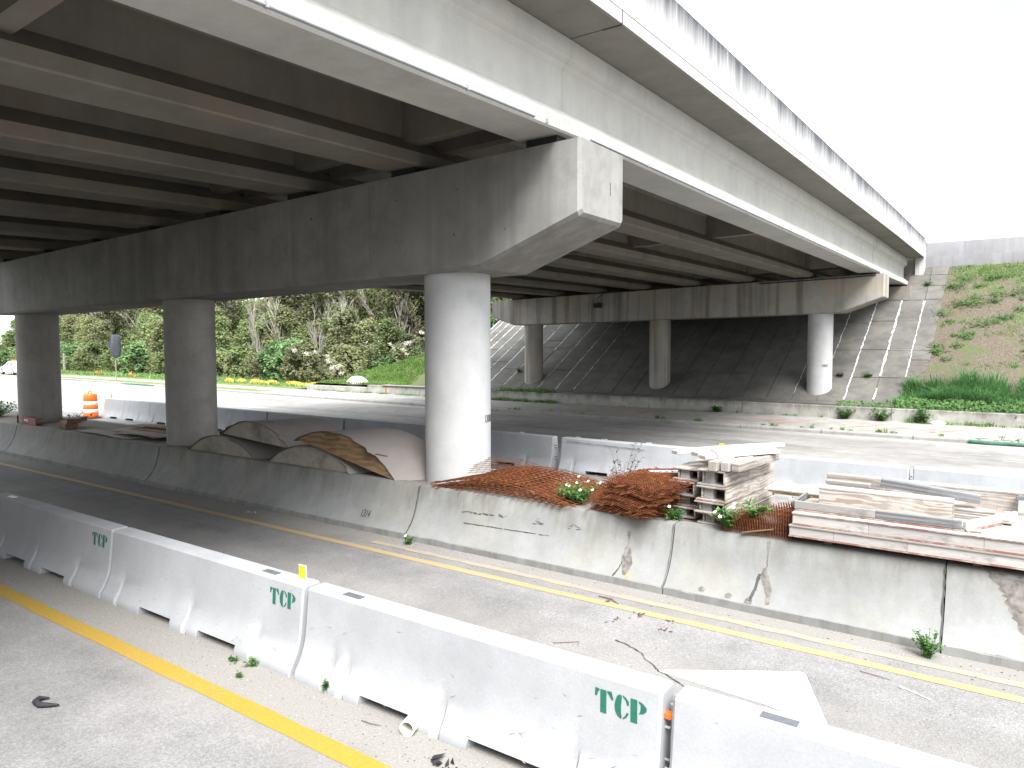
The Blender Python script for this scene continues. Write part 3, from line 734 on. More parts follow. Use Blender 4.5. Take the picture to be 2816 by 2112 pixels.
sheet('white_arrow', [[(-2.74, 6.21), (-1.70, 6.14), (-1.15, 6.00), (-1.56, 6.94), (-1.62, 6.95)]], MT['white_arrow'], .004)
sheet('white_edge_line', strip(-20, 14, 27.88, 27.95, .01, 60)+strip(-26, 14, 21.24, 21.29, .01, 60), MT['white_line'], .004)
dd = []
x = -30.6
while x < 8:
    dd += [[(x, 25.0), (x+.72, 25.0), (x+.72, 25.06), (x, 25.06)]]
    dd += [[(x+1.0, 23.94), (x+1.78, 23.94), (x+1.78, 24.01), (x+1.0, 24.01)]]
    x += 1.72
sheet('white_lane_dashes', dd, MT['white_line'], .004)
# sealed pavement crack near the arrow
mb = MB(); pts = [(-3.35, 6.62), (-3.05, 6.50), (-2.75, 6.24), (-2.4, 6.05), (-2.05, 5.93), (-1.7, 5.80), (-1.4, 5.62), (-0.6, 5.25), (0.4, 4.8)]
P2 = []
for i in range(len(pts)-1):
    for q in range(6):
        t = q/6; P2.append((lerp(pts[i][0], pts[i+1][0], t)+R.uniform(-.015, .015), lerp(pts[i][1], pts[i+1][1], t)+R.uniform(-.015, .015)))
for i in range(len(P2)-1):
    w = R.uniform(.004, .012)
    mb.add([(P2[i][0], P2[i][1]-w, .008), (P2[i+1][0], P2[i+1][1]-w, .008), (P2[i+1][0], P2[i+1][1]+w, .008), (P2[i][0], P2[i][1]+w, .008)], [(0, 1, 2, 3)])
struct('pavement_crack', mb, MT['stain'])
# orange survey paint on the far walk
def spray(pts, mat, w, z):
    mb = MB()
    for i in range(len(pts)-1):
        a, b = pts[i], pts[i+1]; n = 8
        for q in range(n):
            t0, t1 = q/n, (q+1)/n; ww = w*R.uniform(.4, 1.2)
            xa, ya = lerp(a[0], b[0], t0), lerp(a[1], b[1], t0); xb, yb = lerp(a[0], b[0], t1), lerp(a[1], b[1], t1)
            mb.add([(xa, ya-ww, z), (xb, yb-ww, z), (xb, yb+ww, z), (xa, ya+ww, z)], [(0, 1, 2, 3)])
    struct('survey_paint', mb, mat)
for px in (-17.6, -15.3, -13.9, -9.6, -7.6, -4.9, -2.1, -37.5):
    spray([(px-.5, 29.6), (px+.2, 30.5), (px+.6, 31.4)], MT['orange_spray'], .06, ZS+.012)
spray([(-8.6, 30.2), (-8.0, 31.0)], MT['red_spray'], .12, ZS+.012)

# median: raised concrete fill between the two barrier faces
mb = MB(); mb.box(-60, 20, 8.70, 10.33, -0.1, 0.795)
struct('median_fill', mb, MT['median_top'])
mb = MB()
mb.loft([[(x, 10.34, 0.0), (x, 10.34, .79), (x, 10.52, .79), (x, 10.60, .4), (x, 10.75, .2), (x, 10.75, 0.0)] for x in (-60, 20)])
struct('median_back_face', mb, MT['far_barrier'])

# ------------------------------------------------------------------ median barrier wall, one thing per cast length
WP = [(8.185, -0.05), (8.185, 0.095), (8.215, 0.115), (8.27, 0.17), (8.335, 0.25), (8.395, 0.35), (8.44, 0.46), (8.475, 0.58), (8.525, 0.775), (8.545, 0.80), (8.575, 0.812), (8.72, 0.812)]
def wall_y(z):
    for i in range(len(WP)-1):
        if WP[i][1] <= z <= WP[i+1][1] and WP[i+1][1] > WP[i][1]:
            return lerp(WP[i][0], WP[i+1][0], (z-WP[i][1])/(WP[i+1][1]-WP[i][1]))
    return 8.55
def wall_patch(name, rows, mat, parent, off=.003, jag=.006):
    """rows: (z, x left, x right) laid on the wall face"""
    mb = MB(); vs = []; rr = []
    for i in range(len(rows)-1):
        n = max(1, int(abs(rows[i+1][0]-rows[i][0])/.018))
        for q in range(n): rr.append([lerp(rows[i][j], rows[i+1][j], q/n) for j in range(3)])
    rr.append(rows[-1])
    for z, xl, xr in rr:
        z = max(.01, z); j1, j2 = R.uniform(-jag, jag), R.uniform(-jag, jag)
        y = wall_y(z)-off
        vs += [(xl+j1, y, z+off*.4), (xr+j2, y, z+off*.4)]
    mb.add(vs, [(2*i, 2*i+1, 2*i+3, 2*i+2) for i in range(len(rr)-1)])
    return obj(name, mb, mat, parent)
joints = [-44, -31.2, -23.26, -15.67, -7.86, -3.52, -0.57, 7.5, 16]
wlab = ['plain median wall length beyond the leftmost bridge column, far left end', 'median wall length left of the red channel, with weeds growing on its top',
        'median wall length below the plywood scraps, between the red channel and the arched forms', 'shaded median wall length stencilled 1314 under the arched plywood forms',
        'median wall length with black scuff marks below the flat rusty mesh', 'median wall length with a rust stained spall below the stacked box beams',
        'stained median wall length directly below the left end of the long lumber stack', 'median wall length at the right edge with dark moss stain and flowering weed', 'median wall length past the right edge of the lumber stack']
walls = []
for i in range(len(joints)-1):
    a, b = joints[i]+.009, joints[i+1]-.009
    t = thing('median_wall', wlab[i], 'barrier wall', ((a+b)/2, 8.5, 0), 'cast lengths of the median barrier wall')
    mb = MB(); n = max(6, int((b-a)/.5)); rings = []
    for q in range(n+1):
        x = lerp(a, b, q/n); wv = noise.noise(Vector((x*.9, 3.3, 0)))*.006
        top = noise.noise(Vector((x*2.5, 0, 7)))*.008
        e = 0.012 if q in (0, n) else 0.0
        rings.append([(x, y+wv+e, z+(top if z > .7 else 0)) for y, z in WP]+[(x, 8.72, -.05)])
    mb.loft(rings); obj('wall_body', mb, MT['wall'], t, sm=28)
    mb = MB(); mb.loft([[(x, 8.178+e2, -.02), (x, 8.178+e2, .088+R.uniform(-.008, .008)), (x, 8.20, .10), (x, 8.20, -.02)] for q in range(n*3+1) for x, e2 in [(lerp(a, b, q/(n*3)), R.uniform(-.004, .004))]])
    obj('foot_strip', mb, MT['wall_foot'], t)
    walls.append(t)
def crack(x, z0, z1, parent, w=.005, drift=0.0, mat='stain'):
    rows = []; n = 14
    xx = x
    for q in range(n+1):
        z = lerp(z0, z1, q/n); xx = x+drift*(z0-z)+R.uniform(-.006, .006); ww = w*R.uniform(.5, 1.6)
        rows.append((z, xx-ww, xx+ww))
    wall_patch('crack', rows, MT[mat], parent, .003, 0)
crack(-7.86, .80, .02, walls[3], .006, .0); crack(-3.53, .80, .02, walls[5], .004); crack(-.575, .80, .02, walls[6], .007)
crack(-15.67, .8, .02, walls[2], .008); crack(-23.26, .8, .02, walls[1], .008)
crack(-12.35, .78, .05, walls[3], .003); crack(-18.6, .78, .05, walls[2], .003); crack(-20.2, .78, .05, walls[2], .002)
# the spalls with rust runs
w = walls[4]
wall_patch('spall', [(.64, -4.13, -4.11), (.61, -4.145, -4.09), (.54, -4.13, -4.095), (.52, -4.115, -4.105)], MT['spall'], w)
crack(-4.11, .52, .47, w, .003)
wall_patch('spall', [(.48, -4.115, -4.105), (.42, -4.15, -4.07), (.33, -4.175, -4.03), (.26, -4.16, -4.0), (.20, -4.13, -4.02), (.13, -4.10, -4.05)], MT['spall'], w)
wall_patch('rust_run', [(.22, -4.06, -4.02), (.16, -4.05, -4.0), (.08, -4.03, -4.01), (.03, -4.03, -4.02)], MT['ruststain'], w, .002)
wall_patch('crack', [(.26, -4.155, -4.14), (.18, -4.18, -4.16), (.12, -4.22, -4.19), (.06, -4.24, -4.215), (.02, -4.245, -4.23)], MT['stain'], w)
w = walls[5]
wall_patch('spall', [(.80, -2.36, -2.33), (.70, -2.365, -2.325), (.62, -2.35, -2.34)], MT['spall'], w)
crack(-2.345, .62, .46, w, .003)
wall_patch('spall', [(.47, -2.38, -2.35), (.38, -2.41, -2.31), (.28, -2.36, -2.26), (.20, -2.31, -2.25), (.12, -2.30, -2.26)], MT['spall'], w)
wall_patch('crack', [(.40, -2.43, -2.40), (.25, -2.46, -2.42), (.12, -2.49, -2.46), (.03, -2.52, -2.50)], MT['stain'], w)
wall_patch('spall', [(.16, -2.50, -2.46), (.12, -2.53, -2.44), (.06, -2.50, -2.45)], MT['spall'], w)
for cx, cz in ((-3.05, .14), (-2.72, .13), (-3.3, .07)): wall_patch('spall', [(cz+.03, cx-.01, cx+.01), (cz+.01, cx-.04, cx+.045), (cz-.02, cx-.03, cx+.03)], MT['spall'], w)
w = walls[7-1]
wall_patch('spall', [(.80, -.22, .25), (.72, -.13, .26), (.6, -.07, .27), (.45, 0.0, .28), (.33, .07, .29), (.26, .12, .3)], MT['spall'], w, .002, .03)
wall_patch('spall', [(.10, -.12, -.02), (.07, -.08, .03), (.03, -.05, .04), (.0, -.05, .0)], MT['spall'], w, .004)
# black scuffs of tyres and lumber
def scuff(x0, x1, z0, z1, n, w, parent):
    mb = MB()
    for q in range(n):
        t = R.random(); x = lerp(x0, x1, t); z = lerp(z0, z1, t)+R.gauss(0, w)
        l = R.uniform(.01, .05); h = R.uniform(.002, .007)
        vs = [(x-l, z), (x-l*.3, z+h), (x+l, z+h*.4), (x+l*.2, z-h)]
        mb.add([(p, wall_y(s)-.003, s) for p, s in vs], [(0, 3, 2, 1)])
    tag(obj('scuff_mark', mb, MT['stain'], parent), kind='stuff')
w = walls[4]
scuff(-6.95, -6.33, .53, .54, 26, .006, w); scuff(-6.22, -6.1, .55, .55, 7, .012, w); scuff(-5.62, -5.42, .56, .55, 12, .022, w); scuff(-5.05, -4.85, .55, .55, 11, .03, w)
scuff(-6.85, -5.33, .37, .40, 90, .002, w)
vs, fs = text_polys('1314', .15, .004)
mb = MB(); mb.add([(-9.0+x*.72, wall_y(.20+z)-.004, .20+z) for x, z, _ in vs], fs); obj('stencilled_number', mb, MT['black_paint'], walls[3])

# ------------------------------------------------------------------ temporary concrete barriers
BP = [(.285, 0.0), (.285, .05), (.268, .085), (.235, .135), (.20, .20), (.17, .28), (.15, .37), (.135, .50), (.105, .79), (.088, .81)]
def barrier_mesh(length, slots, pockets, flip=False):
    """cross-sections strung along x; drainage slots lift the foot, pockets cut tapered grooves in both faces"""
    marks = [(0.0, 'e'), (0.02, 'n')]
    for s0, s1 in slots: marks += [(s0, 'n'), (s0+.012, 's'), (s1-.012, 's'), (s1, 'n')]
    for p in pockets: marks += [(p-.055, 'n'), (p-.035, 'p'), (p+.03, 'p'), (p+.055, 'n')]
    marks += [(length-.02, 'n'), (length, 'e')]
    marks.sort(key=lambda q: q[0])
    rings = []
    for x, kd in marks:
        half = []
        for w, z in BP:
            if kd == 'e': w -= .014; z = z-.012 if z > .7 else z
            if kd == 's' and z < .09: w, z = .262, .088
            if kd == 'p' and .03 < z < .34: w = w-.032*min(1, (.36-z)/.22)
            half.append((w, z))
        rings.append([(x, -w, z) for w, z in half]+[(x, w, z) for w, z in reversed(half)])
    mb = MB(); mb.loft(rings); return mb
STENCIL = {'T': [[(.27, 0), (.50, 0), (.50, .98), (.27, .98)], [(.08, 1.0), (.24, .98), (.24, .90), (.19, .84), (.12, .66), (.04, .66)], [(.53, .98), (.69, 1.0), (.74, .66), (.66, .66), (.59, .84), (.53, .90)]],
           'C': [[(1.02, 1.01), (.90, .92), (.81, .74), (.78, .5), (.81, .26), (.90, .08), (1.02, -.01), (1.07, .06), (1.03, .22), (1.02, .5), (1.03, .78), (1.07, .94)], [(1.10, 1.01), (1.22, .93), (1.29, .80), (1.30, .64), (1.23, .62), (1.18, .80), (1.10, .94)], [(1.10, .06), (1.18, .16), (1.23, .32), (1.31, .30), (1.24, .12), (1.11, -.01)]],
           'P': [[(1.38, 0), (1.62, 0), (1.62, .98), (1.38, .98)], [(1.66, .96), (1.82, .90), (1.92, .76), (1.92, .62), (1.82, .48), (1.66, .42), (1.69, .50), (1.71, .60), (1.71, .80), (1.69, .88)]]}
def face_y(z, yc):
    for i in range(len(BP)-1):
        if BP[i][1] <= z <= BP[i+1][1]: return yc-lerp(BP[i][0], BP[i+1][0], (z-BP[i][1])/(BP[i+1][1]-BP[i][1]))
    return yc-.1
YB = 4.405
segs = [(-12.72, -9.05), (-9.01, -5.44), (-5.385, -1.845), (-1.775, 1.83), (1.90, 5.5)]
blab = ['leftmost near concrete barrier, shaded, with a faded green TCP stencil at its right end', 'near concrete barrier carrying the yellow reflector plate, its green TCP stencil beside the joint',
        'bright near concrete barrier in front with the large clear green TCP stencil', 'near concrete barrier cut off by the bottom edge, at the lower right of the photo', 'near barrier beyond the lower right corner of the view']
for i, (a, b) in enumerate(segs):
    if i == 4: continue
    ln = b-a
    t = thing('concrete_barrier', blab[i], 'concrete barrier', (a, YB, 0), 'temporary barriers lined up along the near lane')
    mb = barrier_mesh(ln, [(.85, 1.52), (2.03, 2.71)], [.42, 1.72, 2.92 if i != 1 else 3.0, .62] if i % 2 == 0 else [.36, 1.80, 2.98])
    mb.v = [(x+a, y+YB, z) for x, y, z in mb.v]
    obj('barrier_body', mb, MT['barrier'], t, sm=26)
    if i < 3:
        mb = MB(); x0 = b-.495; h = .156; z0 = .562
        for ch in 'TCP':
            for poly in STENCIL[ch]:
                mb.add([(x0+x*.205-.008*(y > .8), face_y(z0+y*h, YB)-.003, z0+y*h) for x, y in poly], [tuple(range(len(poly)))])
        obj('stencil_letters', mb, MT['green_paint'], t)
    for xt in {0: [-12.25], 1: [-6.05], 2: [-4.86], 3: [-1.13]}[i]:
        mb = MB(); mb.box(xt-.11, xt+.11, YB-.045, YB+.03, .809, .8135); obj('rubber_pad', mb, MT['paper'] if i == 0 else MT['tape'], t)
    if i == 1:
        mb = MB(); mb.box(-5.63, -5.535, YB-.004, YB+.0, .83, .955); obj('reflector_plate', mb, MT['yellow_plate'], t)
        mb = MB(); mb.box(-5.635, -5.53, YB-.03, YB+.03, .812, .824); mb.box(-5.635, -5.53, YB+.0005, YB+.006, .824, .96)
        mb.box(-5.635, -5.53, YB-.006, YB-.0002, .9555, .961); obj('reflector_base', mb, MT['white_plastic'], t)
    # tyre rubs, scrapes and chipped spots on the road face
    mb = MB()
    for q in range(30):
        x = R.uniform(a+.1, b-.1); z = R.choice((R.uniform(.08, .3), R.uniform(.3, .75))); l = R.uniform(.006, .035); h = R.uniform(.001, .005); sl_ = R.uniform(-.6, .6)
        pts = [(x-l, z-l*sl_), (x-l*.3, z+h-l*.3*sl_), (x+l, z+h*.4+l*sl_), (x+l*.2, z-h+l*.2*sl_)]
        mb.add([(p, face_y(zz, YB)-.0025, zz) for p, zz in pts], [(0, 3, 2, 1)])
    tag(obj('scuff_mark', mb, MT['scuff'], t), kind='stuff')
    # steel loops in the gap at the right end
    mb = MB()
    for z in (.28, .34, .56, .62):
        mb.tube([(b-.01, YB-.05, z), (b+.03, YB-.05, z), (b+.045, YB, z), (b+.03, YB+.05, z), (b-.01, YB+.05, z)], .009, 6)
    mb.tube([(b+.028, YB, .18), (b+.028, YB, .70)], .013, 6)
    obj('connector_loop', mb, MT['steel'] if i != 2 else MT['steel'], t, sm=60)
    if i == 2:
        mb = MB(); mb.box(b+.002, b+.058, YB-.075, YB-.02, .63, .66); obj('connector_wedge', mb, MT['orange_plastic'], t)
# the row across the median, seen from the far side of the near roadway
farx = [-28.0, -24.29, -20.56, -16.78, -13.0, -9.08, -5.32, -1.56, 2.2]
flab = ['far barrier at the left end of the row, behind the orange drum', 'far barrier seen between the two left columns', 'far barrier just left of the arched plywood forms', 'far barrier behind the uppermost arched form', 'far barrier left of the nearest column with a dark patch',
        'far barrier right behind the flat rusty mesh', 'far barrier with a long crack behind the bent rusty mesh stack', 'bright far barrier behind the box beams with a yellow plate at its left end', 'far barrier at the right edge behind the grey timber', 'x']
proto = None
FB = barrier_mesh(3.69, [(.75, 1.35), (2.05, 2.65)], [.4, 1.7, 2.95])
for i, x in enumerate([-31.7]+farx):
    if i < 9:
        t = thing('row_barrier', flab[i], 'concrete barrier', (x, 15.02, 0), 'barriers lined up along the far road')
        if proto is None:
            mb = MB(); mb.v = [(p[0]+x, p[1]+15.02, p[2]) for p in FB.v]; mb.f = FB.f; mb.mi = FB.mi
            proto = obj('barrier_body', mb, MT['far_barrier'], t, sm=26)
            mb = MB()
            for z in (.28, .34, .56, .62):
                mb.tube([(x+3.68, 14.97, z), (x+3.72, 14.97, z), (x+3.735, 15.02, z), (x+3.72, 15.07, z), (x+3.68, 15.07, z)], .01, 5)
            p2 = obj('connector_loop', mb, MT['steel'], t)
        else:
            for q in (proto, p2):
                c = q.copy(); COL.objects.link(c); c.parent = t
        if i == 7:
            mb = MB(); mb.box(-5.20, -5.10, 15.0, 15.02, .82, .96); obj('reflector_plate', mb, MT['yellow_plate'], t)
        if i == 6:
            mb = MB()
            for q in range(24):
                xx = -8.9+q*.085; mb.box(xx, xx+.087, 14.885-.004, 14.89, .735-.002*q+R.uniform(-.003, .003), .741-.002*q)
            obj('crack', mb, MT['stain'], t)

# raised white pavement markers on the far road
def marker(x, y):
    mb = MB(); z = zfar(y)
    mb.loft([[(x-.09, y-.05, z), (x+.09, y-.05, z), (x+.09, y+.05, z), (x-.09, y+.05, z)], [(x-.07, y-.03, z+.02), (x+.07, y-.03, z+.02), (x+.07, y+.03, z+.02), (x-.07, y+.03, z+.02)]])
    return obj('pavement_marker', mb, MT['white_plastic'])
for i, x in enumerate((-14.66, -12.34, -11.31, -9.71, -3.8, -1.18)):
    tag(marker(x, 21.36), ['white pavement marker in the bridge shade, nearest the first column', 'white pavement marker on the dark far lane, second from the column', 'white pavement marker on the dark far lane, third from the column', 'white pavement marker just left of the yellow plate on the barrier', 'white pavement marker above the barrier behind the lumber', 'white pavement marker near the right edge of the far road'][i], 'road marker', 'raised markers along the far road')
# ------------------------------------------------------------------ timber helpers
def plank(name, p0, p1, w, h, mat, parent=None, roll=0.0, bev=.004, warp=0.0):
    """board between two end centres; its own axes run along the board so that the grain follows it"""
    p0, p1 = Vector(p0), Vector(p1); d = p1-p0; L_ = d.length; d.normalize()
    s = Vector((0, 0, 1)).cross(d).normalized(); u = d.cross(s)
    if roll: s, u = s*math.cos(roll)+u*math.sin(roll), u*math.cos(roll)-s*math.sin(roll)
    mb = MB(); n = 6 if warp else 1
    mb.loft([[(L_*q/n, -w/2, -h/2+warp*math.sin(math.pi*q/n)), (L_*q/n, w/2, -h/2+warp*math.sin(math.pi*q/n)), (L_*q/n, w/2, h/2+warp*math.sin(math.pi*q/n)), (L_*q/n, -w/2, h/2+warp*math.sin(math.pi*q/n))] for q in range(n+1)])
    o = bpy.data.objects.new(name, mb.mesh(name, mat)); COL.objects.link(o)
    M = Matrix((d, s, u)).transposed().to_4x4()
    if parent is not None:
        o.parent = parent; M.translation = p0-WL[parent.name]
    else: M.translation = p0
    o.matrix_basis = M; WL[o.name] = p0
    if bev: bevel(o, bev, 1)
    return o
def heading(deg): a = rad(deg); return Vector((math.sin(a), math.cos(a), 0)), Vector((math.cos(a), -math.sin(a), 0))   # along, to the right
def box_beam(label, front_right, h0, h1, width, length, hd, face='ply', group='plywood box beams stacked on the median'):
    d, r = heading(hd); fr = Vector((*front_right, 0))
    t = thing('plywood_box_beam', label, 'box beam', (fr.x-r.x*width/2, fr.y-r.y*width/2, h0), group)
    z0, z1 = h0+.001, h1; th = .02
    c = fr-r*width/2
    def along(off, z): p = c+r*off; return Vector((p.x, p.y, z)), Vector((p.x, p.y, z))+d*length
    a, b = along(0, z0+th/2); plank('bottom_flange', a, b, width, th, MT['ply'], t, bev=.002)
    a, b = along(0, z1-th/2); plank('top_flange', a, b, width, th, MT['ply'], t, bev=.002)
    a, b = along(-.004, z0+th/2); mb = MB()
    plank('flange_edge', a-d*.004, a-d*.0005, width-.01, th*.8, MT['red_edge'] if R.random() < .65 else MT['board'], t, bev=0)
    a, b = along(width/2-.0115, (z0+z1)/2); plank('side_panel', a+d*.01, b-d*.01, .02, z1-z0-2*th-.002, MT[face], t, bev=0)
    a, b = along(-width/2+.07, (z0+z1)/2); plank('side_panel', a+d*.03, b-d*.03, .02, z1-z0-2*th-.002, MT['ply'], t, bev=0)
    a, b = along(-width/2+.15, (z0+z1)/2); plank('block', a+d*.05, a+d*.16, .12, z1-z0-2*th-.002, MT['board'], t, bev=0)
    a, b = along(.02, (z0+z1)/2); plank('stiffener', a+d*.5, a+d*.54, width-.16, z1-z0-2*th-.002, MT['form_end'], t, bev=0)
    return t
tiers = [(.815, .955), (.960, 1.105), (1.11, 1.295), (1.30, 1.495)]
offr = [(-2.90, 8.70), (-2.93, 8.66), (-2.915, 8.68), (-2.95, 8.72)]
nm = ['lowest', 'second lowest', 'second from top', 'topmost']
for i, (a, b) in enumerate(tiers):
    box_beam('%s plywood box beam of the right column in the stack by the bleached planks' % nm[i], offr[i], a, b, .40 if i < 3 else .37, 1.62, 5+R.uniform(-1, 1), 'ply_bold')
for i, (a, b) in enumerate(tiers):
    if i == 3: b = 1.46
    box_beam('%s plywood box beam of the left column, beside the bent rusty mesh' % nm[i], (-3.345+(-.03, 0, -.04, .0)[i], 8.86+(.0, .05, -.02, .03)[i]), a, b, .36, 1.45, 4+R.uniform(-2, 2))
# short posts and planks lying on top of the stack
d5, r5 = heading(6)
def board_thing(name, label, cat, p0, p1, w, h, mat, group=None, roll=0.0, warp=0.0, bev=.005):
    return tag(plank(name, p0, p1, w, h, mat, None, roll, bev, warp), label, cat, group)
p = Vector((-3.09, 8.66, 1.562)); board_thing('timber_post', 'short dark post with a splintered end under the bleached planks', 'timber', p, p+d5*1.35, .11, .12, MT['form_end'], 'posts between the box beams and the planks')
mb = MB()
for q in range(26):
    x, z = R.uniform(-.05, .05), R.uniform(-.055, .05); l = R.uniform(.01, .055)
    b0 = Vector((-3.09+x, 8.66, 1.562+z)); 
    mb.add([b0+Vector((-.012, .003, -.008)), b0+Vector((.012, .003, -.004)), b0+Vector((.002, .003, .012)), b0+Vector((R.uniform(-.01, .01), -l, R.uniform(-.012, .006)))], [(0, 1, 3), (1, 2, 3), (2, 0, 3)])
po = obj('splinters', mb, MT['brownwood'], bpy.data.objects['timber_post'])
po.parent = None; bpy.data.objects.remove(po)
p = Vector((-2.955, 8.72, 1.558)); board_thing('timber_post', 'pale short square post, middle one of three under the planks', 'timber', p, p+d5*1.4, .105, .112, MT['board'], 'posts between the box beams and the planks')
p = Vector((-2.835, 8.76, 1.553)); board_thing('timber_post', 'grey short square post, rightmost of three under the planks', 'timber', p, p+d5*1.3, .10, .102, MT['ply'], 'posts between the box beams and the planks')
d30, r30 = heading(30)
for i, (x, y, z, l, w, lab) in enumerate(((-3.27, 8.80, 1.643, 1.26, .135, 'bleached white plank, front one of those lying across the stack'), (-3.44, 8.98, 1.647, 1.34, .15, 'bleached white plank, second from the front across the stack'),
                                     (-3.72, 8.99, 1.644, 1.45, .13, 'bleached white plank jutting farthest left from the stack'), (-3.42, 9.36, 1.647, 1.35, .12, 'bleached white plank at the back of the four across the stack'))):
    p = Vector((x, y, z)); board_thing('plank', lab, 'plank', p, p+d30*l, w, .05, MT['pale_board'], 'bleached planks across the box beams', roll=R.uniform(-.02, .02), warp=.006)
# tie wires over the planks
mb = MB(); mb.tube([(-3.13, 8.94, 1.676), (-3.19, 9.06, 1.682), (-3.30, 9.22, 1.68), (-3.36, 9.33, 1.68)], .004, 5)
mb.tube([(-3.13, 8.94, 1.676), (-3.10, 8.90, 1.66), (-3.09, 8.88, 1.60)], .004, 5)
tag(obj('tie_wire', mb, MT['twig']), 'thin wire looped over the bleached planks', 'wire')

# long lumber stack at the right edge
def deck_form(label, z0, z1, x0, yfront, top, cuts):
    t = thing('deck_form', label, 'form panel', ((x0+.9)/2, yfront+.7, z0), 'long plywood deck forms in the right stack')
    xs = [x0]+cuts+[1.6]
    for i in range(len(xs)-1):
        plank('front_board', (xs[i]+.001, yfront+.019, (z0+z1)/2), (xs[i+1]-.001, yfront+.019+R.uniform(-.001, .001), (z0+z1)/2), .036, z1-z0-.026, MT['pale_board'], t, bev=.002)
    plank('side_board', (x0+.018, yfront+.04, (z0+z1)/2), (x0+.018, yfront+1.7, (z0+z1)/2), .034, z1-z0-.026, MT['ply'], t, bev=.002)
    plank('deck_sheet', (x0-.004, yfront+.85, z1-.006), (1.6, yfront+.85, z1-.006), 1.71, .012, MT['pale_board'] if top else MT['ply'], t, bev=0)
    plank('red_edge', (x0-.004, yfront-.0065, z0+.006), (1.6, yfront-.0065, z0+.006), .012, .013, MT['red_edge'], t, bev=0)
    plank('red_edge', (x0-.004, yfront-.0085, z1-.007), (1.6, yfront-.0085, z1-.007), .012, .012, MT['red_edge'] if top else MT['board'], t, bev=0)
    for q in range(5):
        xx = x0+.35+q*.8; plank('rib', (xx, yfront+.05, (z0+z1)/2), (xx, yfront+1.65, (z0+z1)/2), .036, z1-z0-.03, MT['board'], t, bev=0)
deck_form('lower long deck form jutting over the median wall at the right', .885, 1.015, -2.11, 8.47, False, [-1.64, -.92, .2])
deck_form('upper long deck form with the bleached top sheet, right edge', 1.018, 1.155, -2.085, 8.50, True, [-1.30, -.25])
for i, x in enumerate((-1.72, -.3, .7)):
    board_thing('bearer', ['timber bearer under the left end of the long deck forms', 'timber bearer under the middle of the long deck forms', 'timber bearer under the deck forms at the right edge'][i], 'timber', (x, 8.60, .849), (x, 10.2, .849), .09, .068, MT['brownwood'], 'bearers under the deck forms')
# tray on top
t = thing('form_tray', 'shallow plywood tray with a grey stained front board, on the long stack', 'form tray', (-1.3, 8.8, 1.156))
plank('base_sheet', (-2.09, 8.98, 1.167), (-.28, 8.98, 1.167), .72, .014, MT['ply'], t, bev=0)
plank('red_edge', (-2.09, 8.622, 1.166), (-.425, 8.602, 1.166), .012, .014, MT['red_edge'], t, bev=0)
plank('front_board', (-2.10, 8.65, 1.22), (-1.25, 8.64, 1.22), .04, .088, MT['board'], t); plank('front_board', (-1.248, 8.64, 1.22), (-.45, 8.63, 1.22), .04, .088, MT['grey_timber'], t)
plank('side_board', (-.425, 8.615, 1.218), (.0, 9.45, 1.218), .036, .086, MT['pale_board'], t); plank('red_edge', (-.402, 8.60, 1.166), (.03, 9.45, 1.166), .02, .014, MT['red_edge'], t, bev=0)
plank('end_board', (-2.115, 8.66, 1.215), (-2.115, 9.3, 1.215), .03, .08, MT['grey_timber'], t)
# patterned box beam
t = thing('plywood_box_beam', 'box beam with boldly flaking plywood face and a square hole in its end', 'box beam', (-1.2, 9.0, 1.2))
plank('side_panel', (-1.89, 8.905, 1.30), (-.555, 8.89, 1.30), .02, .165, MT['ply_bold'], t, bev=.002)
plank('side_panel', (-1.89, 9.085, 1.30), (-.555, 9.07, 1.30), .02, .165, MT['ply'], t, bev=.002)
plank('top_flange', (-1.90, 8.995, 1.394), (-.55, 8.98, 1.394), .205, .02, MT['pale_board'], t, bev=.002)
plank('bottom_flange', (-1.90, 8.995, 1.214), (-.55, 8.98, 1.214), .205, .016, MT['ply'], t, bev=.002)
for z, h in ((1.247, .05), (1.36, .046)): plank('end_rail', (-.556, 8.898, z), (-.556, 9.062, z), .02, h, MT['ply'], t, bev=.002)
for y in (8.925, 9.035): plank('end_stile', (-.5545, y-.028, 1.304), (-.5545, y+.028, 1.304), .019, .066, MT['ply'], t, bev=0)
plank('end_block', (-.62, 8.91, 1.30), (-.62, 9.06, 1.30), .02, .16, MT['board'], t, bev=0)
# grey weathered timber resting across
board_thing('grey_timber', 'grey weathered square timber with a dark knot lying slantwise on top', 'timber', (-1.30, 9.32, 1.462), (-.325, 9.42, 1.36), .105, .098, MT['grey_timber'])
board_thing('short_board', 'short board lying on the back of the patterned box beam', 'board', (-1.90, 9.33, 1.405), (-1.41, 9.32, 1.405), .10, .042, MT['board'])
board_thing('long_board', 'tan board on edge behind the short board', 'board', (-1.95, 9.62, 1.38), (-1.30, 9.60, 1.38), .04, .13, MT['ply'])
t = thing('plywood_box_beam', 'box beam with a tan flaking face behind the grey timber', 'box beam', (-.9, 9.9, 1.19))
plank('side_panel', (-2.0, 9.86, 1.285), (.02, 9.83, 1.285), .02, .185, MT['ply_bold'], t, bev=.002); plank('side_panel', (-2.0, 10.04, 1.285), (.02, 10.01, 1.285), .02, .185, MT['ply'], t, bev=.002)
plank('top_flange', (-2.0, 9.95, 1.388), (.10, 9.92, 1.388), .21, .02, MT['board'], t, bev=.002)
plank('bottom_flange', (-2.0, 9.95, 1.184), (.02, 9.92, 1.184), .20, .016, MT['board'], t, bev=.002)
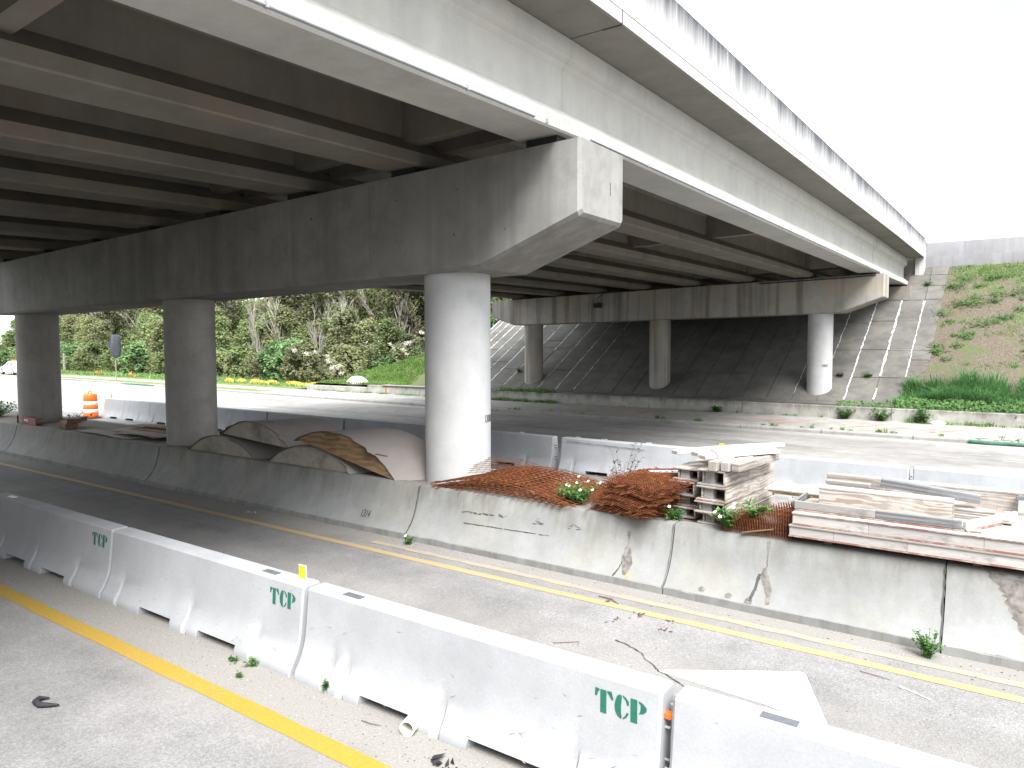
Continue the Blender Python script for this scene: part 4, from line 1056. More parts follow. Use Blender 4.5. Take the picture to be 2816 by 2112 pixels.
for i, (x0, x1, y, z) in enumerate(((-1.4, -.02, 9.42, 1.184), (-1.5, -.05, 9.45, 1.203), (-1.3, -.12, 9.50, 1.223), (-1.45, -.18, 9.54, 1.243))):
    board_thing('plywood_sheet', ['lowest red edged plywood sheet between the tray and the back beam', 'second plywood sheet between the tray and the back beam', 'third plywood sheet under the grey timber', 'uppermost plywood sheet under the grey timber'][i], 'plywood sheet', (x0, y, z), (x1, y-.02, z), .5, .015, MT['ply'] if i else MT['board'], 'plywood sheets under the grey timber', bev=0)
for i, z in enumerate((1.128, 1.148, 1.168)):
    board_thing('plywood_sheet', ['lowest of three thin sheets poking out left of the patterned box beam', 'middle of three thin sheets poking out left of the patterned box beam', 'uppermost of three thin sheets poking out left of the patterned box beam'][i], 'plywood sheet', (-2.68+.05*(2-i), 9.72, z+.03), (-1.7, 9.72, z+.03), .55, .014, MT['form_brown'] if i < 2 else MT['pale_board'], 'thin sheets left of the patterned box beam', bev=0)
board_thing('grey_batten', 'thin grey batten at the far right of the stack', 'board', (.0, 9.75, 1.36), (.5, 9.7, 1.36), .1, .035, MT['grey_timber'])
board_thing('bearer', 'timber bearer holding up the thin sheets', 'timber', (-2.13, 9.5, .985), (-2.13, 10.1, .985), .06, .32, MT['brownwood'], 'bearers under the deck forms')

# ------------------------------------------------------------------ arched plywood forms beside the nearest column
def arch_form(label, c0, c1, sag, y0, length, hd, endmat):
    t = thing('arched_form', label, 'arched form', ((c0[0]+c1[0])/2, y0, min(c0[1], c1[1])), 'arched plywood forms on the median')
    d, r = heading(hd)
    c0v, c1v = Vector((c0[0], 0, c0[1])), Vector((c1[0], 0, c1[1])); ch = (c1v-c0v).length
    ux = (c1v-c0v).normalized(); uz = Vector((-ux.z, 0, ux.x)); rr = (ch*ch/4+sag*sag)/(2*sag)
    ang = math.asin(min(1, ch/2/rr)); n = 22
    def arc(rad_, k, extra=0.0):
        th = lerp(-ang-extra, ang+extra, k/n)
        p = (c0v+c1v)/2+ux*(rad_*math.sin(th))+uz*(rad_*math.cos(th)-(rr-sag)); return p
    def at(p, s): return Vector((p.x, y0+p.y, p.z))+d*s
    for s0, nm_ in ((.03, 'end_panel'), (length*.5, 'rib_panel'), (length-.05, 'end_panel')):
        mb = MB(); ring = [arc(rr-.004, k) for k in range(n+1)]
        a = [at(p, s0) for p in ring]; b = [at(p, s0+.022) for p in ring]
        mb.add(a+b, [tuple(range(n+1)), tuple(range(2*n+1, n, -1))]+[(i, n+1+i, n+2+i, i+1) for i in range(n)]+[(0, n, 2*n+1, n+1)])
        obj(nm_, mb, endmat, t)
    mb = MB(); m_ = 5
    jag = [R.uniform(-.012, .02)-(.05 if R.random() < .12 else 0) for _ in range(n+1)]
    outer = []; inner = []
    for q in range(m_+1):
        o_, i_ = [], []
        for k in range(n+1):
            s = lerp(jag[k], length, q/m_)
            o_.append(at(arc(rr+.014, k, .035), s)); i_.append(at(arc(rr, k, .035), s))
        outer.append(o_); inner.append(i_)
    vs = [p for row in outer for p in row]+[p for row in inner for p in row]; N = n+1; base = (m_+1)*N
    fs = []; mi = []
    for q in range(m_):
        for k in range(n):
            fs.append((q*N+k, q*N+k+1, (q+1)*N+k+1, (q+1)*N+k)); mi.append(0)
            fs.append((base+q*N+k, base+(q+1)*N+k, base+(q+1)*N+k+1, base+q*N+k+1)); mi.append(1)
    for k in range(n):
        fs.append((k, base+k, base+k+1, k+1)); mi.append(1); fs.append((m_*N+k, m_*N+k+1, base+m_*N+k+1, base+m_*N+k)); mi.append(1)
    for k in (0, n):
        for q in range(m_): fs.append((q*N+k, (q+1)*N+k, base+(q+1)*N+k, base+q*N+k) if k == 0 else (q*N+k, base+q*N+k, base+(q+1)*N+k, (q+1)*N+k)); mi.append(1)
    mb.v = [tuple(p) for p in vs]; mb.f = fs; mb.mi = mi
    obj('curved_skin', mb, [MT['form_skin'], MT['form_edge']], t, sm=30)
    # torn strips of skin along the front edge
    for k, s in ((5, .12), (12, .2), (17, .1)):
        if R.random() < .7:
            p = at(arc(rr+.028, k), .02); q_ = at(arc(rr+.02, k+.6), s+.08)
            plank('torn_strip', p, q_, .03, .008, MT['form_edge'], t, bev=0)
    return t
arch_form('arched form at the far left, its grey end flush with the wall face', (-14.72, .805), (-12.42, .805), .375, 8.64, 1.35, 14, MT['form_end'])
arch_form('arched form lying on top of two others, tan skin showing, left of the brown one', (-13.50, 1.235), (-11.33, 1.10), .37, 8.66, 1.28, 21, MT['form_end'])
arch_form('arched form in front on the wall under the brown one', (-11.92, .805), (-9.55, .805), .39, 8.62, 1.30, 14, MT['form_end'])
arch_form('arched form with brown plywood end leaning against the nearest column', (-11.0, 1.31), (-8.46, .80), .42, 8.58, 1.12, 32, MT['form_brown'])

# ------------------------------------------------------------------ rusty welded wire mesh
def mesh_sheet(name, label, lx, ly, sp, shape, loc, rot, group, rad_=.0035, seed=0, wob=.004):
    q = random.Random(seed); mb = MB()
    nu, nv = int(lx/sp), int(ly/sp)
    def P(u, v): x, y, z = shape(u, v); return Vector((x, y, z+noise.noise(Vector((u*3, v*3, seed*1.7)))*wob))
    for i in range(nu+1):
        u = -lx/2+i*sp; e0, e1 = [q.uniform(.02, .05) if q.random() < .8 else q.uniform(.06, .17) for _ in (0, 1)]; n = 8
        mb.tube([P(u, lerp(-ly/2-e0, ly/2+e1, k/n)) for k in range(n+1)], rad_, 4, False)
    for j in range(nv+1):
        v = -ly/2+j*sp; e0, e1 = [q.uniform(.02, .07) if q.random() < .8 else q.uniform(.08, .2) for _ in (0, 1)]; n = 12
        mb.tube([P(lerp(-lx/2-e0, lx/2+e1, k/n), v)+Vector((0, 0, rad_*1.6)) for k in range(n+1)], rad_, 4, False)
    o = bpy.data.objects.new(name, mb.mesh(name, MT['rust'])); COL.objects.link(o)
    o.location = loc; o.rotation_euler = rot; WL[o.name] = Vector(loc)
    return tag(o, label, 'wire mesh', group)
FL = ['lowest flat sheet of rusty wire mesh on the median wall', 'flat rusty mesh sheet just above the lowest one', 'rusty mesh sheet in the lower middle of the flat pile', 'rusty mesh sheet in the middle of the flat pile', 'rusty mesh sheet in the upper middle of the flat pile', 'rusty mesh sheet second from the top of the flat pile', 'uppermost arched sheet of rusty mesh lying beside the nearest column', 'loose rusty mesh corner sticking up against the nearest column']
for k in range(8):
    amp = .05+.024*k
    def sh(u, v, amp=amp, k=k):
        return (u, v, .006*k+max(0, amp*(1-(u/1.2)**2))+.03*max(0, -v)*(k > 3))
    ang = (-3, -1, -4, 0, -2, -3, -1)[k] if k < 7 else 14
    loc = (-6.28+R.uniform(-.12, .12), 9.27+R.uniform(-.06, .06), .803)
    if k == 7:
        sh = lambda u, v: (u, v, .10+.09*(1-((u)/.6)**2)); loc = (-6.75, 9.30, .95)
        mesh_sheet('mesh_sheet', FL[k], .9, .8, .11, sh, loc, (rad(8), rad(4), rad(22)), 'flat rusty mesh sheets beside the nearest column', seed=k)
    else:
        mesh_sheet('mesh_sheet', FL[k], 2.3+.1*(k % 3), 1.45, .12, sh, loc, (0, 0, rad(ang)), 'flat rusty mesh sheets beside the nearest column', .0052, seed=k)
# mesh shadowed underlay of short loose bars between the sheets keeps the pile dense
# bent sheets stacked beside the box beams
BL = ['bottom', 'second', 'third', 'fourth', 'fifth', 'sixth', 'seventh', 'eighth', 'ninth', 'tenth', 'eleventh', 'twelfth', 'thirteenth']
BR = random.Random(11)
for k in range(13):
    z = .815+.034*k; v_ = BR.uniform(.12, .15)
    def sh(u, v, v_=v_): # folded along the middle, ridge pointing up
        return (u, v, .085-abs(v)*v_*.55+.015*math.sin(u*8+v_*60))
    loc = (-4.03+.10*(k/13)+BR.uniform(-.035, .035)-(.12 if k < 6 else 0), 9.02+BR.uniform(-.02, .02), z)
    o = mesh_sheet('bent_mesh_sheet', 'rusty bent mesh sheet in the %s of the stack left of the box beams' % ('lower part' if k < 6 else 'middle' if k < 11 else 'upper part'), .85+.1*BR.random(), 1.12+.1*BR.random(), .042, sh, loc, (rad(BR.uniform(-.5, 1)), rad(BR.uniform(-1, .6)), rad(-16+BR.uniform(-2, 2))), 'bent rusty mesh sheets left of the box beams', .0048, k+20, .003)
    o['label'] = 'bent rusty wire mesh sheet left of the box beams, %s' % ('bottom one of the stack' if k == 0 else 'topmost of the stack' if k == 12 else '%s from the bottom' % BL[k])
board_thing('edge_strip', 'red brown strip along the top of the bent rusty mesh stack', 'strip', (-4.28, 9.35, 1.31), (-3.45, 9.50, 1.375), .05, .012, MT['redwood'], bev=0)
mb = MB()
for q in range(9):
    x = -4.22+q*.085; mb.box(x, x+.06, 9.28+q*.012, 9.33+q*.012, 1.285+q*.0055, 1.297+q*.0055)
    mb.tube([(x-.01, 9.27+q*.012, 1.283+q*.0055), (x+.04, 9.34+q*.012, 1.30+q*.0055)], .008, 5)
mb.tube([(-4.25, 9.27, 1.28), (-3.46, 9.38, 1.335)], .009, 5); mb.tube([(-4.25, 9.34, 1.295), (-3.46, 9.45, 1.35)], .009, 5)
tag(obj('zigzag_bar_truss', mb, MT['steel']), 'grey zigzag bar on top of the bent rusty mesh stack', 'bar', kind='thing')
# bundle of mats standing on edge
t = thing('mesh_bundle', 'tight bundle of rusty wire mats standing on edge between the box beams and long stack', 'wire mesh', (-2.5, 8.6, .82))
for k in range(30):
    x = -2.93+.0285*k; h = lerp(.15, .36, k/29)+R.uniform(-.012, .012)
    mb = MB(); lean = lerp(-.06, .0, k/29)
    for j in range(int(h/.055)+1):
        z = .818+j*.055; mb.tube([(x+lean*(j*.055/h), 8.52+R.uniform(-.012, .012), z), (x+.06+lean*(j*.055/h), 9.25, z)], .0035, 4, False)
    for j in range(10):
        y = 8.53+j*.08; mb.tube([(x+j*.0065, y, .815), (x+j*.0065+lean*.5, y, .815+h*.5), (x+j*.0065+lean, y+R.uniform(-.008, .008), .815+h)], .0038, 4, False)
    obj('wire_mat', mb, MT['rust'], t)
board_thing('splintered_lath', 'thin splintered lath stuck in the rusty mat bundle', 'lath', (-2.66, 8.50, .835), (-2.30, 8.53, .92), .03, .012, MT['brownwood'], bev=0)

# ------------------------------------------------------------------ things on the shaded end of the median
t = thing('steel_channel', 'dull red steel channel with white marks on the wall top by the left column', 'steel channel', (-23.2, 8.85, .80))
plank('web', (-23.95, 8.86, .90), (-22.5, 8.72, .90), .02, .20, MT['redwood'], t); plank('flange', (-23.95, 8.94, .822), (-22.5, 8.80, .822), .17, .02, MT['redwood'], t); plank('flange', (-23.95, 8.94, .985), (-22.5, 8.80, .985), .17, .02, MT['redwood'], t)
plank('end_plate', (-23.96, 8.87, .90), (-23.94, 8.87, .90), .16, .2, MT['redwood'], t); plank('label_plate', (-23.5, 8.80, .90), (-23.1, 8.765, .90), .006, .085, MT['form_skin'], t, bev=0)
plank('white_mark', (-23.45, 8.793, .915), (-23.36, 8.785, .915), .004, .03, MT['paper'], t, bev=0); plank('white_mark', (-23.28, 8.778, .915), (-23.2, 8.77, .915), .004, .03, MT['paper'], t, bev=0)
board_thing('timber_block', 'lower brown timber block with a yellowish end on the median', 'timber block', (-22.05, 9.30, .872), (-20.95, 8.98, .872), .30, .14, MT['brownwood'], 'timber blocks stacked in front of the drum')
board_thing('timber_block', 'upper brown timber block lying on the lower one', 'timber block', (-21.55, 9.52, 1.005), (-21.02, 9.02, 1.005), .26, .12, MT['brownwood'], 'timber blocks stacked in front of the drum')
for i, (x0, y0, x1, y1, w, z) in enumerate(((-20.2, 9.0, -17.4, 8.85, .5, .81), (-19.6, 9.5, -16.9, 9.35, .6, .835), (-19.0, 9.75, -16.7, 9.7, .45, .87), (-18.4, 9.1, -16.6, 9.25, .5, .86), (-19.4, 9.9, -17.0, 9.95, .35, .92))):
    board_thing('plywood_scrap', ['lowest warped plywood scrap on the shaded median by the second column', 'second warped plywood scrap on the shaded median', 'warped plywood scrap at the back of the pile near the second column', 'warped plywood scrap nearest the second column', 'topmost warped plywood scrap at the back edge of the median'][i], 'plywood scrap', (x0, y0, z), (x1, y1, z+.01), w, .02, MT['form_brown'] if i in (2, 4) else MT['form_end'], 'plywood scraps on the shaded median', roll=R.uniform(-.06, .06), warp=.03, bev=0)
mb = MB(); mb.tube([(-25.9, 9.6, .88), (-25.0, 9.35, .93)], .085, 10); tag(obj('dark_log', mb, MT['trunk'], sm=50), 'short dark log among weeds left of the leftmost column', 'log')
board_thing('timber_block', 'small brown block behind the dark log', 'timber block', (-25.3, 10.0, .85), (-24.5, 9.9, .85), .2, .1, MT['brownwood'])

# ------------------------------------------------------------------ traffic drums
def drum(label, x, y, z, sc):
    t = thing('traffic_drum', label, 'traffic drum', (x, y, z), 'orange traffic drums')
    prof = [(0, .29, 'o'), (.20, .285, 'w'), (.33, .28, 'o'), (.52, .272, 'w'), (.66, .265, 'o'), (.95, .25, 'x')]
    for i in range(5):
        z0, r0, c = prof[i]; z1, r1, _ = prof[i+1]
        mb = MB(); g = .012
        mb.lathe([(r0*sc*.97, (z0+.06)*sc), (r0*sc, (z0+.06+g)*sc), (r1*sc*1.005, (z1+.06-g)*sc), (r1*sc*.97, (z1+.06)*sc)], 28, (x, y, z))
        obj('orange_band' if c == 'o' else 'white_band', mb, MT['orange_plastic'] if c == 'o' else MT['white_plastic'], t, sm=40)
    mb = MB(); mb.lathe([(.245*sc, 1.0*sc), (.22*sc, 1.035*sc), (.17*sc, 1.05*sc), (.0001, 1.05*sc)], 24, (x, y, z)); obj('lid', mb, MT['orange_plastic'], t, sm=60)
    mb = MB(); mb.tube([(x-.13*sc, y, z+1.03*sc), (x-.13*sc, y, z+1.10*sc), (x-.08*sc, y, z+1.135*sc), (x+.08*sc, y, z+1.135*sc), (x+.13*sc, y, z+1.10*sc), (x+.13*sc, y, z+1.03*sc)], .022*sc, 8); obj('handle', mb, MT['orange_plastic'], t, sm=60)
    mb = MB(); mb.lathe([(.42*sc, 0), (.42*sc, .035*sc), (.31*sc, .06*sc)], 8, (x, y, z)); obj('rubber_base', mb, MT['rubber'], t)
drum('orange and white traffic drum standing behind the median near the leftmost column', -31.7, 14.35, 0, 1.0)
mb = MB(); mb.lathe([(.09, 0), (.09, .02), (.045, .03), (.04, .22), (.03, .24)], 12, (-44.4, 21.3, zfar(21.3)))
tag(obj('orange_marker', mb, MT['orange_plastic'], sm=40), 'tiny orange stub marker far out on the sunlit road', 'road marker')

# ------------------------------------------------------------------ covered sign, car, silt fence, rubble across the road
t = thing('covered_sign', 'road sign wrapped in a black plastic bag on a thin post', 'sign', (-64.4, 31.35, ZS))
mb = MB(); mb.tube([(-64.4, 31.35, ZS-.1), (-64.4, 31.35, 2.6)], .04, 8); obj('post', mb, MT['trunk'], t)
mb = MB(); q = random.Random(5); rings = []
for k, (z, w_, d_) in enumerate(((1.92, .12, .06), (2.0, .28, .12), (2.15, .40, .14), (2.5, .47, .14), (2.9, .45, .15), (3.3, .40, .13), (3.7, .38, .12), (3.9, .36, .08), (3.93, .34, .02))):
    rings.append([(-64.32+math.cos(a_)*d_*q.uniform(.7, 1.4), 31.35+math.sin(a_)*w_*q.uniform(.9, 1.1), z) for a_ in [2*math.pi*j/14 for j in range(14)]])
mb.loft(rings); obj('plastic_bag', mb, MT['bag'], t, sm=30)
mb = MB(); mb.add([(-64.30, 31.05, 3.6), (-64.36, 30.62, 3.2), (-64.34, 30.75, 2.8), (-64.30, 31.0, 2.95), (-64.38, 31.05, 3.6), (-64.38, 31.0, 2.95)], [(0, 1, 2, 3), (4, 5, 2, 1)]); obj('flapping_corner', mb, MT['bag'], t)
t = thing('parked_car', 'white sedan with an orange roof beacon parked on the far verge by the left column', 'car', (-87.9, 32.4, ZS))
cx, cy, cz = -87.9, 32.4, ZS
rings = []
for yy, k in ((-.86, .93), (-.80, 1.0), (.80, 1.0), (.86, .93)):
    pr = [(-2.25, .30), (-2.32, .50), (-2.2, .72), (-1.35, .86), (1.55, .98), (2.12, .95), (2.28, .7), (2.25, .35), (1.9, .26), (-1.9, .26)]
    rings.append([(cx+x*k, cy+yy, cz+z*(.97 if k < 1 else 1)) for x, z in pr])
mb = MB(); mb.loft(rings); obj('body', mb, MT['car_paint'], t, sm=40, bev=.05)
mb = MB(); rings = []
for yy, k in ((-.80, 0.0), (-.62, 1.0), (.62, 1.0), (.80, 0.0)):
    rings.append([(cx+x, cy+(yy if k == 0 else yy*1.0), cz+(lerp(.9, z, 1.0 if k else .0) if z > 1 else z)) for x, z in ((-1.25, .86), (-.35, 1.40), (.75, 1.44), (1.75, .96))])
mb.loft(rings); obj('cabin', mb, MT['car_paint'], t, sm=40)
for x0, x1, x2, x3 in ((-1.02, -.28, .12, .12), (.2, .2, .75, 1.35)):
    mb = MB(); mb.add([(cx+x0, cy-.785, cz+.95), (cx+x3, cy-.785, cz+.98), (cx+x2, cy-.655, cz+1.34), (cx+x1, cy-.66, cz+1.31)], [(0, 1, 2, 3)]); obj('side_window', mb, MT['car_glass'], t)
mb = MB(); mb.add([(cx-1.3, cy-.6, cz+.9), (cx-1.3, cy+.6, cz+.9), (cx-.4, cy+.55, cz+1.38), (cx-.4, cy-.55, cz+1.38)], [(0, 1, 2, 3)]); mb.v = [(x-.03, y, z+.015) for x, y, z in mb.v]; obj('windscreen', mb, MT['car_glass'], t)
for x in (-1.4, 1.35):
    for s in (-1, 1):
        mb = MB(); mb.loft([[(cx+x+math.cos(a_)*.32, cy+s*.78+w_, cz+.32+math.sin(a_)*.32) for a_ in [2*math.pi*j/20 for j in range(20)]] for w_ in (-.1, .1)]); w1 = obj('wheel', mb, MT['rubber'], t, sm=40)
        mb = MB(); mb.loft([[(cx+x+math.cos(a_)*.19, cy+s*.78+w_, cz+.32+math.sin(a_)*.19) for a_ in [2*math.pi*j/16 for j in range(16)]] for w_ in (-.108, .108)])
        rr_ = obj('rim', mb, MT['steel'], t); rr_.parent = w1
mb = MB(); mb.box(cx+.1, cx+.4, cy-.5, cy+.5, cz+1.44, cz+1.56); obj('beacon', mb, MT['orange_plastic'], t, bev=.03)
mb = MB(); mb.box(cx+2.2, cx+2.29, cy-.8, cy-.5, cz+.68, cz+.86); obj('tail_light', mb, MT['redwood'], t)
t = thing('silt_fence', 'sagging yellow silt fabric fence at the foot of the trees', 'silt fence', (-47, 35.0, -.1))
q = random.Random(8)
for x0, x1 in ((-55.0, -51.8), (-51.3, -47.6), (-46.8, -41.8), (-39.6, -38.2)):
    mb = MB(); n = 14; vs = []
    for k in range(n+1):
        x = lerp(x0, x1, k/n); h = .30+.06*math.sin(k*.7)+q.uniform(-.03, .03)-.12*(k in (0, n)); y = 35.2+q.uniform(-.03, .03)+ex(x)*.25
        vs += [(x, y-.14, -.12), (x, y, h-.1)]
    mb.add(vs, [(2*k, 2*k+2, 2*k+3, 2*k+1) for k in range(n)]); obj('fabric_panel', mb, MT['yellow_fabric'], t)
    for xx in (x0, x1): mb = MB(); mb.tube([(xx, 35.3+ex(xx)*.25, -.2), (xx, 35.32+ex(xx)*.25, .48)], .025, 5); obj('stake', mb, MT['brownwood'], t)
for i, (x, y) in enumerate(((-77.5, 35.8), (-70.5, 35.8), (-63.6, 35.6), (-62.0, 35.3))):
    mb = MB(); q = random.Random(i)
    for k in range(7):
        c = Vector((x+q.uniform(-.5, .5), y+q.uniform(-.2, .2), q.uniform(-.1, .45))); s = q.uniform(.12, .3)
        mb.add([c+Vector((q.uniform(-s, s), q.uniform(-.1, .1), q.uniform(-s, s)*.7)) for _ in range(4)], [(0, 1, 2), (0, 2, 3), (1, 3, 2)])
    tag(obj('orange_netting', mb, MT['orange_fabric']), ['crumpled orange netting left of the bag covered sign', 'crumpled orange netting just right of the bag covered sign', 'crumpled orange netting upper one left of the second column', 'crumpled orange netting on the grass beside the second column'][i], 'netting', 'crumpled orange netting along the trees')
mb = MB(); q = random.Random(4); rings = []
for k in range(7):
    t_ = k/6; r_ = math.cos(t_*math.pi/2)*.95+.02
    rings.append([(-36.9+math.cos(a_)*r_*(1+.12*noise.noise(Vector((math.cos(a_)*2, math.sin(a_)*2, t_*3)))), 33.95+math.sin(a_)*r_*.55, .30+math.sin(t_*math.pi/2)*.62) for a_ in [2*math.pi*j/18 for j in range(18)]])
mb.loft(rings); tag(obj('rubble_mound', mb, MT['stone'], sm=50), 'pale rounded concrete mound at the foot of the grass slope', 'mound')
t = thing('paint_mark', 'red painted T mark on the toe wall left of the nearest column', 'paint mark', (-33.2, 32.97, .1))
mb = MB(); mb.box(-33.26, -33.14, 32.968, 32.976, -.08, .36); mb.box(-33.6, -32.3, 32.968, 32.976, .33, .37); obj('paint_stroke', mb, MT['red_spray'], t)
# green filter sock on the kerb
t = thing('filter_sock', 'green fabric filter sock lying along the kerb at the right edge', 'filter sock', (4, 28.4, ZS))
mb = MB(); q = random.Random(2)
mb.tube([(-1.35+k*.6, 28.30+q.uniform(-.02, .02), ZR+.065+q.uniform(-.012, .012)) for k in range(26)], [.065+q.uniform(-.012, .012) for k in range(26)], 10); obj('sock', mb, MT['green_sock'], t, sm=60)
t2 = MB()
for k in range(1100):
    x, y = q.uniform(-1.2, 13), q.uniform(28.37, 28.9); s = q.uniform(.03, .09)
    c = Vector((x, y, ZS+s*.3)); t2.add([c+Vector((q.uniform(-s, s), q.uniform(-s, s), q.uniform(0, s))) for _ in range(5)], [(0, 1, 2), (0, 2, 3), (1, 2, 4), (2, 3, 4)])
tag(obj('white_gravel', t2, MT['paper']), kind='stuff')
mb = MB(); mb.tube([(-61.5, 30.5, ZR+.03), (-59, 30.5, ZR+.06), (-56.5, 30.3, ZR+.04)], .09, 7); tag(obj('filter_sock', mb, MT['green_sock'], sm=60), 'distant green filter sock on the gutter below the covered sign', 'filter sock')
# ------------------------------------------------------------------ foliage builders
def leaf_quad(mb, c, n_, s, q, asp=.55):
    a = n_.cross(Vector((q.uniform(-1, 1), q.uniform(-1, 1), q.uniform(-1, 1))))
    if a.length < 1e-4: a = Vector((1, 0, 0))
    a.normalize(); b = n_.cross(a); w = s*asp
    mb.add([c-a*s, c-b*w+n_*s*.12, c+a*s, c+b*w+n_*s*.12], [(0, 1, 2, 3)])
def crown_mesh(seed, w, h0, h1, nblob, nleaf, ls, flat=1.0, hollow=.55):
    q = random.Random(seed); mb = MB(); H = h1-h0
    blobs = []
    for k in range(nblob):
        t = q.random()**.8; z = h0+H*t; env = math.sin(math.pi*min(1, .18+.78*t))**.7
        a_ = q.uniform(0, 2*math.pi); rr = w*env*math.sqrt(q.random())*.85
        blobs.append((Vector((rr*math.cos(a_), rr*math.sin(a_), z)), q.uniform(.5, 1.0)*w*.34))
    for k in range(nleaf):
        c, r = blobs[q.randrange(nblob)]
        v = Vector((q.gauss(0, 1), q.gauss(0, 1), q.gauss(0, 1)*flat)).normalized()
        p = c+v*r*(hollow+(1.25-hollow)*q.random())
        nrm = (v*.5+Vector((q.uniform(-.6, .6), q.uniform(-.6, .6)-.15, q.uniform(.1, 1.1)))).normalized()
        leaf_quad(mb, p, nrm, ls*q.uniform(.6, 1.3), q)
    return mb
def branch_mesh(seed, h, r0, levels, spread, n0=5, lean=.1, base=.35):
    q = random.Random(seed); mb = MB()
    def grow(p, d, l, r, lv):
        pts = [p]; dd = d.copy(); k = 4
        for i in range(k):
            dd = (dd+Vector((q.uniform(-1, 1), q.uniform(-1, 1), q.uniform(-.3, .6)))*.16).normalized(); pts.append(pts[-1]+dd*(l/k))
        mb.tube(pts, [lerp(r, r*.55, i/k) for i in range(k+1)], 5 if lv > 1 else 3, False)
        if lv > 0:
            for i in range(n0 if lv == levels else q.randint(3, 4)):
                t = q.uniform(base if lv == levels else .3, 1); pp = pts[min(k, int(t*k))]
                nd = (dd+Vector((q.uniform(-1, 1), q.uniform(-1, 1), q.uniform(-.1, .7)))*spread).normalized()
                grow(pp, nd, l*q.uniform(.42, .66), r*.5, lv-1)
    grow(Vector((0, 0, -.2)), Vector((q.uniform(-lean, lean), q.uniform(-lean, lean), 1)).normalized(), h, r0, levels)
    return mb
def proto(name, label, cat, group, trunk, crown, tm, lm):
    t = thing(name, label, cat, (0, 0, 0), group)
    if trunk: obj('trunk', trunk, tm, t, sm=60)
    if crown:
        c = obj('crown', crown, lm, t); 
    return t
PLACED = []
def zone(x, y):
    c = fw.x*x+fw.y*y; px = 1106+1557*(rt.x*x+rt.y*y)/c
    return ('left of the leftmost bridge column' if px < 62 else 'behind the leftmost bridge column' if px < 144 else 'left of the bag covered sign' if px < 235 else 'right of the bag covered sign' if px < 366 else 'behind the second bridge column' if px < 470
            else 'just right of the second column' if px < 580 else 'above the yellow silt fence' if px < 700 else 'above the pale mound' if px < 800 else 'above the grass crest' if px < 917 else 'at the right beyond the grass crest')
def place(pr, x, y, z, s, sz, rot, label=None, first=[]):
    if pr.name in first: c = copy_tree(pr)
    else: first.append(pr.name); c = pr
    c.location = (x, y, z); c.scale = (s, s, sz); c.rotation_euler = (0, 0, rot)
    kind = {'leaf_green': 'bright green', 'leaf_olive': 'olive green', 'leaf_brown': 'brownish', 'leaf_dark': 'dark green'}
    mats = [o.data.materials[0].name for o in pr.children if o.name.startswith('crown')]
    col = {'green_leaves': 'bright green ', 'olive_leaves': 'olive green ', 'brownish_leaves': 'brownish ', 'dark_leaves': 'dark green '}.get(mats[0] if mats else '', '')
    base = {'green_shrub': 'low shrub', 'olive_tree': 'bushy tree', 'tall_tree': 'tall tree', 'bare_tree': 'bare grey tree'}[pr.name.split('.')[0]]
    c['label'] = '%s%s %s' % (col, base, zone(x, y)); PLACED.append((c, x, y))
    c['group'] = '%ss %s' % (col+base, zone(x, y))
    return c
G1, G2, G3, G4 = 'low green shrubs along the edge of the wood', 'olive bushy trees of the wood', 'tall trees at the back of the wood', 'bare grey trees in the wood'
shr = [proto('green_shrub', 'dense green shrub at the foot of the wood across the road', 'shrub', G1, branch_mesh(40+k, 1.4, .05, 2, .9), crown_mesh(k, 1.5, .05, 2.6, 34, 2800, .13, hollow=.1), MT['trunk'], m_) for k, m_ in enumerate((MT['leaf_green'], MT['leaf_olive'], MT['leaf_green'], MT['leaf_brown']))]
oli = [proto('olive_tree', 'olive green bushy tree in the middle of the wood', 'tree', G2, branch_mesh(60+k, 3.4, .10, 3, .7), crown_mesh(10+k, 2.1, .6, 6.6, 64, 5000, .15, hollow=.1), MT['pale_bark'], m_) for k, m_ in enumerate((MT['leaf_olive'], MT['leaf_brown'], MT['leaf_olive']))]
tal = [proto('tall_tree', 'tall thin leafed tree at the back of the wood', 'tree', G3, branch_mesh(80+k, 7.0, .15, 3, .6, 7), crown_mesh(20+k, 2.5, 1.5, 10.4, 76, 6000, .16, hollow=.1), MT['pale_bark'], m_) for k, m_ in enumerate((MT['leaf_olive'], MT['leaf_dark'], MT['leaf_brown']))]
bar = [proto('bare_tree', 'bare grey branching tree standing in the wood', 'tree', G4, branch_mesh(100+k, 5.0, .11, 4, .62, 7), None, MT['pale_bark'], None) for k in range(2)]
F = random.Random(21)
def tz(x, y): return max(-.12, hill(x, y))
x = -122.0
while x < -33:
    x += F.uniform(2.0, 3.4); y = 37.2+ex(x)*.8+F.uniform(-.8, 1.2)
    if x > -44: y = 38.5+(x+44)*.75+F.uniform(-.5, 1.0)
    s = F.uniform(.75, 1.35); place(shr[F.randrange(4)], x, y, tz(x, y)-.05, s*1.15, s, F.uniform(0, 6))
x = -124.0
while x < -31:
    x += F.uniform(2.1, 3.4); y = 41.0+ex(x)*.8+F.uniform(-1.2, 1.6)
    if x > -44: y += (x+44)*.85
    s = F.uniform(.7, 1.1); place(oli[F.randrange(3)], x, y, -.1 if x < -40 else tz(x, y)-.1, s*1.1, s, F.uniform(0, 6))
x = -128.0
while x < -26:
    x += F.uniform(2.3, 3.8); y = 46.5+F.uniform(-1.5, 4)+ex(x)
    if x > -44: y += (x+44)*.7
    s = interp([-110, -80, -50, -40], [.95, 1.0, 1.2, 1.22], x)*F.uniform(.85, 1.12); place(tal[F.randrange(3)], x, y, -.1, s*1.1, s, F.uniform(0, 6))
